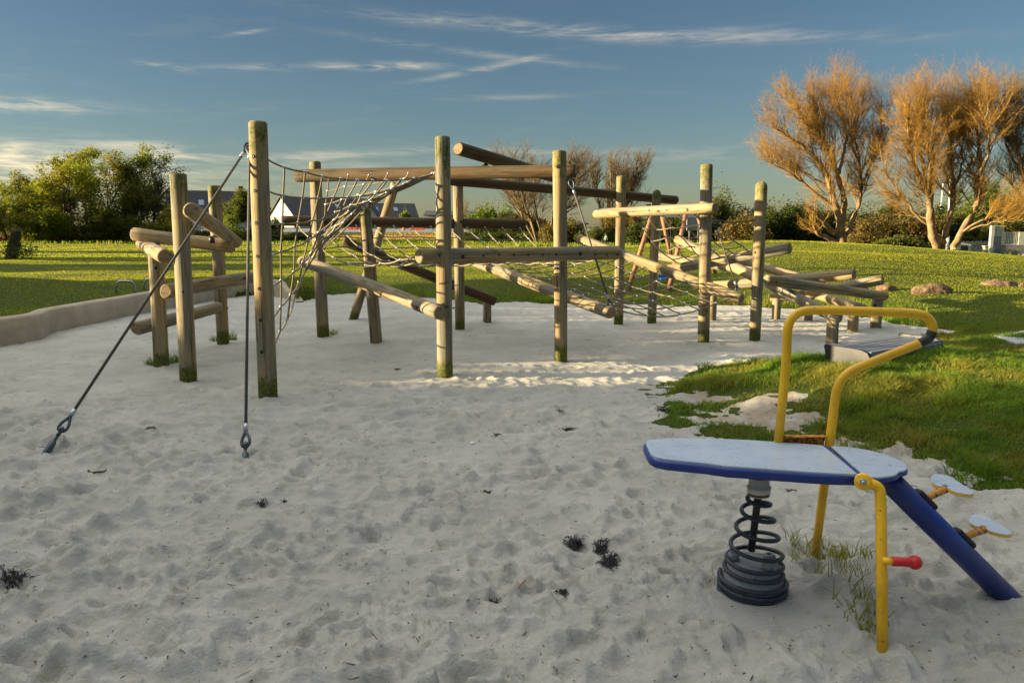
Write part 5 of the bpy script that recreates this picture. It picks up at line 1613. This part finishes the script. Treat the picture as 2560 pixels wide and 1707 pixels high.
# --- ivy-covered stump on the left lawn
def build_stump():
    Y = 36.0; b = at(27, 648, Y); p = ground_p(b.x, b.y)
    o = thing('ivy_stump', p, 'leaning ivy-covered tree stump standing alone on the left lawn', 'stump')
    a, m_, t = at(27, 652, Y), at(34, 610, Y), at(41, 575, Y); a.z = p.z - .1
    bm = bmesh.new(); sweep(bm, catmull([a, m_, t], 5), [.26, .25, .24, .23, .22, .22, .21, .21, .20, .20, .20], 14)
    put('trunk', from_bm('trunk', bm, [M_['bark_dark']]), o)
    rng = np.random.default_rng(5); n = 650; f = rng.random((n, 1)); C = np.where(f < .5, np.array(a) * (1 - 2 * f) + np.array(m_) * 2 * f, np.array(m_) * (2 - 2 * f) + np.array(t) * (2 * f - 1))
    q = rng.normal(0, 1, (n, 3)); q /= np.linalg.norm(q, axis=1, keepdims=True); C = C + q * rng.uniform(.2, .29, (n, 1))
    low = rng.normal(0, 1, (700, 3)) * np.array([.36, .4, .20]) + np.array([a.x + .45, a.y, p.z + .3])
    put('ivy', leaf_cards(rng, np.concatenate([C, low]), .10, 'ivy', 'leaf_mid'), o)
build_stump()

# --- trees out of the picture on the sun side: their long shadows lie across the sand and lawn
def shade_tree(x, y, H, label, seed, wd, leaves=9, size=.30, w=.5):
    sp = tree_spec(b0_kids=9, b1_kids=7, b2_kids=5)
    leafy_tree('shade_tree', 0, 0, 0, y, label, 'leaf_dim', seed, stems=4, spread=w, leaves=leaves, size=size, cl=.35, tl=H, W=wd, x=x, spec=sp, group='leafy trees on the sun side')
for i, (x, y, H, wd, lab) in enumerate(SHADE): shade_tree(x, y, H, lab, 80 + i, wd)

# ------------------------------------------------------------------ grass
def blades(name, X, Y, Z, h, w, rng, m, lean=.45, seg=2):
    N = len(X); a = rng.random(N) * 6.283; la = rng.random(N) * 6.283; ln = lean * rng.uniform(.2, 1.3, N) * h
    P0 = np.stack([X, Y, Z - .01], 1); side = np.stack([np.cos(a), np.sin(a), 0 * a], 1) * (w / 2)[:, None]
    mid = P0 + np.stack([np.cos(la) * ln * .35, np.sin(la) * ln * .35, h * .6], 1); tip = P0 + np.stack([np.cos(la) * ln, np.sin(la) * ln, h], 1)
    t = np.repeat(np.clip(rng.random(N), 0, 1), 6)
    V = np.stack([P0 - side, P0 + side, mid + side * .75, mid - side * .75, tip + side * .12, tip - side * .12], 1)
    b = np.arange(N)[:, None] * 6
    Q = np.concatenate([b + np.array([0, 1, 2, 3]), b + np.array([3, 2, 4, 5])])
    return mesh_np(name, V, Q, [M_[m]], attrs={'tint': t}, smooth=False)

def scatter(rng, n, th0, th1, r0, r1, pw=2.0):
    """random points in a sector seen from the play area (denser close up)"""
    u = rng.random(n); r = (r0 ** (2 - pw) + u * (r1 ** (2 - pw) - r0 ** (2 - pw))) ** (1 / (2 - pw)) if abs(pw - 2) > 1e-6 else r0 * (r1 / r0) ** u
    t = th0 + (th1 - th0) * rng.random(n)
    return r * np.sin(t), r * np.cos(t)

def build_grass():
    rng = np.random.default_rng(77)
    # near bank: uneven unmown grass
    x, y = scatter(rng, 620000, .05, .82, 4.2, 15.0, 1.4)
    z, b, s, w, e = ground(x, y)
    cl = fbm(x * 2.3, y * 2.3, 50, 4); tuft = sstep(-.05, .35, fbm(x * 3.6, y * 3.6, 52, 3))
    edge = sstep(1.1, .1, e)
    z = np.maximum(z, b - .004)
    k = (e > -.22) & (rng.random(len(x)) < np.clip(.30 + .75 * sstep(-.25, .2, cl) + .2 * edge, 0, 1)) & (rng.random(len(x)) < sstep(-.20, .16, e) ** 1.6) & (s > -.5) & (y < 13)
    x, y, z, tf, ed = x[k], y[k], z[k], tuft[k], edge[k]
    h = (.018 + .022 * rng.random(len(x)) + .048 * tf * (.2 + ed)) * (.8 + .5 * rng.random(len(x)))
    put('grass', blades('grass', x, y, z, h, .0055 + .004 * rng.random(len(x)), rng, 'grass_blade', 1.0), kind='stuff')
    # middle distance lawn
    for (n, th0, th1, r0, r1, hh, ww) in ((640000, -.75, .75, 12.0, 40.0, .028, .017), (340000, -.72, .75, 38.0, 100.0, .04, .06)):
        x, y = scatter(rng, n, th0, th1, r0, r1, 1.1)
        z, b, s, w, e = ground(x, y)
        cl = fbm(x * .9, y * .9, 57, 4)
        k = (e > .02) & (rng.random(len(x)) < np.clip(.62 + .6 * cl, .1, 1)) & ~((np.abs(y - 87) < 2.2) & (x < 4)) & ((y > 12) | (x < 0))
        x, y, z = x[k], y[k], z[k]
        h = hh * rng.uniform(.45, 1.1, len(x))
        put('lawn_grass', blades('lawn_grass', x, y, z, h, ww * rng.uniform(.5, 1.2, len(x)), rng, 'mown_grass', .7), kind='stuff')
    # longer grass along the back edge of the sand
    x, y = scatter(rng, 240000, -.40, .52, 14.0, 22.0, 1.4); z, b, s, w, e = ground(x, y)
    k = (e > -.03) & (s < 1.3) & (rng.random(len(x)) < sstep(1.3, .1, s) * .8 * np.clip(.5 + 1.2 * fbm(x * 1.4, y * 1.4, 61, 3), 0, 1)) & (y > 12)
    x, y, z = x[k], y[k], z[k]
    put('edge_grass', blades('edge_grass', x, y, z, rng.uniform(.05, .15, len(x)), np.full(len(x), .012), rng, 'grass_blade', .6), kind='stuff')
    # dry tall grass and reeds at the far edge of the field
    x = rng.uniform(-22, -3, 9000); y = rng.uniform(93, 120, 9000); z = lawn_z(x, y)
    put('dry_grass', blades('dry_grass', x, y, z, rng.uniform(.2, .5, 9000), np.full(9000, .12), rng, 'dry_grass', .4), kind='stuff')
    x = rng.uniform(-54, -33, 9000); y = rng.uniform(79, 83, 9000); z = lawn_z(x, y)
    put('reeds', blades('reeds', x, y, z, rng.uniform(.4, 1.0, 9000), np.full(9000, .07), rng, 'red_reed', .3), kind='stuff')
    x = rng.uniform(-60, 60, 26000); y = rng.uniform(60, 82, 26000) + np.where(x < 0, 14, 0) - np.where(x > 18, 4, 0); z = lawn_z(x, y); kk = (np.abs(x / y) < .72); x, y, z = x[kk], y[kk], z[kk]
    put('rough_grass', blades('rough_grass', x, y, z, rng.uniform(.12, .38, len(x)), np.full(len(x), .09), rng, 'grass_blade', .6), kind='stuff')
build_grass()

def tuft(p, n, h, rad, label, seed, name='grass_tuft', m='grass_blade', w=.007, lean=1.1, zf=None):
    rng = np.random.default_rng(seed)
    a = rng.random(n) * 6.283; r = rad * np.sqrt(rng.random(n)); X = p[0] + r * np.cos(a); Y = p[1] + r * np.sin(a)
    Z = np.array([sand_z(i, j) for i, j in zip(X, Y)])
    me = blades(name, X - p[0], Y - p[1], Z - p[2], h * rng.uniform(.4, 1.2, n), w * rng.uniform(.6, 1.2, n), rng, m, lean)
    put(name, me, None, Matrix.Translation(Vector(p)), label=label, cat='grass tuft')
for (x, y, n, h, rad, lab, sd) in [(385, 912, 130, .13, .10, 'weeds at the left side of the short log post', 1), (432, 905, 150, .15, .12, 'weeds between the short log post and the tall log post', 2), (540, 850, 70, .13, .09, 'weeds left of the back log post', 3),
                                   (578, 850, 80, .16, .09, 'weeds right of the back log post', 4), (826, 836, 110, .12, .12, 'weeds at the foot of the mossy back post', 5), (2040, 1388, 130, .11, .15, 'grass tuft round the foot of the rear yellow leg', 6),
                                   (2120, 1398, 110, .11, .13, 'sparse grass right of the rear yellow leg', 7), (2180, 1572, 60, .06, .05, 'grass tuft at the foot of the near yellow leg', 8), (2010, 1405, 50, .10, .10, 'thin grass between spring and rear leg', 9),
                                   (2110, 1480, 26, .13, .10, 'few long grass blades under the board', 10), (2165, 1540, 60, .11, .09, 'grass blades left of the near yellow leg', 11), (1790, 1440, 14, .04, .03, 'tiny sprig left of the spring base', 12), (2100, 1440, 40, .09, .14, 'scattered grass below the rear yellow leg', 13)]:
    p = on_sand(x, y); tuft(tuple(p), n, h * (.75 if y < 950 else .85), rad, lab, sd, w=.009 if y < 950 else .0055)

# ------------------------------------------------------------------ seaweed, litter, debris on the sand
def weed(px, py, rad, n, label, seed, h=.05, stretch=1.0, ang=0.0, name='seaweed_clump', m='seaweed', thick=.0022):
    rng = np.random.default_rng(seed); p = on_sand(px, py); tb = Tubes()
    for k in range(int(n * 1.5)):
        a = rng.random() * 6.283; q = np.array([0, 0, .006]) + rng.normal(0, rad * .30, 3) * np.array([1, 1, .1]); d = np.array([math.cos(a) * stretch, math.sin(a), rng.uniform(.0, .45)])
        P = [q]; L = rad * rng.uniform(.4, 1.15)
        for i in range(6):
            d = unit(d + rng.normal(0, .55, 3) * np.array([1, 1, .6]) + np.array([0, 0, -.2])); q = q + d * L / 6
            g_ = sand_z(p.x + q[0], p.y + q[1]) - p.z; q[2] = min(max(q[2], g_ + .001), g_ + .018); P.append(q)
        P = [q_ + np.array([0, 0, .006]) for q_ in P]; tb.add(P, thick * np.linspace(1.2, .5, 7), 5)
    M = Matrix.Translation(p) @ Matrix.Rotation(ang, 4, 'Z')
    put(name, tb.mesh(name, m), None, Matrix.Translation(p), label=label, cat='seaweed', group='dark seaweed clumps on the sand')
for i, (x, y, rad, n, lab) in enumerate([(38, 1472, .10, 60, 'big dark seaweed clump at the lower left edge'), (378, 1074, .08, 30, 'seaweed clump right of the left guy anchor'), (201, 1117, .06, 22, 'small seaweed knot on a sand lump beside the left guy anchor'), (1216, 1235, .055, 40, 'compact dark seaweed lump in the middle of the near sand'),
        (1422, 1075, .085, 48, 'dark seaweed clump left of the surfboard tip'), (1663, 1027, .12, 70, 'largest seaweed clump, by the tip of the grass bank'), (1244, 1090, .07, 18, 'thin seaweed strand beside the white litter'), (1437, 1362, .09, 80, 'leftmost of three seaweed clumps in a row'),
        (1500, 1380, .08, 55, 'middle of three seaweed clumps in a row'), (1525, 1412, .09, 75, 'nearest of three seaweed clumps in a row'), (1408, 1484, .06, 30, 'half-buried twiggy seaweed below the row of three'), (1237, 1513, .045, 40, 'small dark seaweed knot left of the half-buried one'),
        (655, 1265, .06, 26, 'wispy seaweed below the right guy anchor'), (714, 1262, .03, 18, 'tiny seaweed knot right of the wispy one'), (1978, 1232, .045, 50, 'upright dark seaweed under the surfboard'), (993, 925, .07, 26, 'small dark seaweed left of the second tall post'), (1402, 1030, .06, 14, 'faint seaweed strand in front of the lit post')]):
    weed(x, y, rad * .68, int(n * .75), lab, 300 + i)
p = on_sand(1181, 1112); bm = bmesh.new(); bx(bm, p + Vector((0, 0, .012)), (.036, .03, .022), .3, bevel=.004)
one('paper_scrap', bm, 'white_paint', 'small white scrap of litter on the sand', 'litter')
a, b = on_sand(1293, 1472), on_sand(1312, 1456); bm = bmesh.new(); sweep(bm, [a + Vector((0, 0, .004)), b + Vector((0, 0, .010))], .0045, 6)
one('wooden_stick', bm, 'swing_wood', 'short orange stick lying on the near sand', 'stick')
P = [on_sand(x, y) + Vector((0, 0, .012)) for x, y in ((221, 1180), (228, 1186), (243, 1184), (258, 1183), (266, 1178))]; bm = bmesh.new(); sweep(bm, catmull(P, 4), [.007, .010, .009, .008, .007, .007, .007, .007, .007, .008, .008, .007, .006, .005, .005, .004, .004], 6)
one('driftwood', bm, 'twig_litter', 'small brown piece of driftwood below the left guy anchor', 'driftwood', smooth=True)
def debris():
    rng = np.random.default_rng(9); n = 4800; tb = Tubes()
    yy = 1.6 + 15 * rng.random(n) ** 1.7; xx = (rng.random(n) * 2 - 1.05) * (.9 + .68 * yy)
    for x, y in zip(xx, yy):
        z = sand_z(x, y) + .002; a = rng.random() * 6.283; L = rng.uniform(.004, .016) * (1 + .05 * y) if rng.random() < .9 else rng.uniform(.02, .07)
        d = np.array([math.cos(a), math.sin(a), rng.normal(0, .15)]) * L
        tb.add([np.array([x, y, z]), np.array([x, y, z + .001]) + d * .5, np.array([x, y, z]) + d], np.array([.7, 1, .5]) * rng.uniform(.0012, .003), 4)
    put('debris', tb.mesh('debris', 'twig_litter'), kind='stuff')
debris()

person('person', ground_p(-52.3, 80.0), 1.15, 'blue_cloth', 'black_cloth', 'tiny person in a blue top at the far left edge under the trees', .4)
person('person', ground_p(at(1515, 610, 63).x, 63.5), .95, 'teal_cloth', 'black_cloth', 'tiny person in a teal jacket beside the thin bare trunk', -.6, .25)
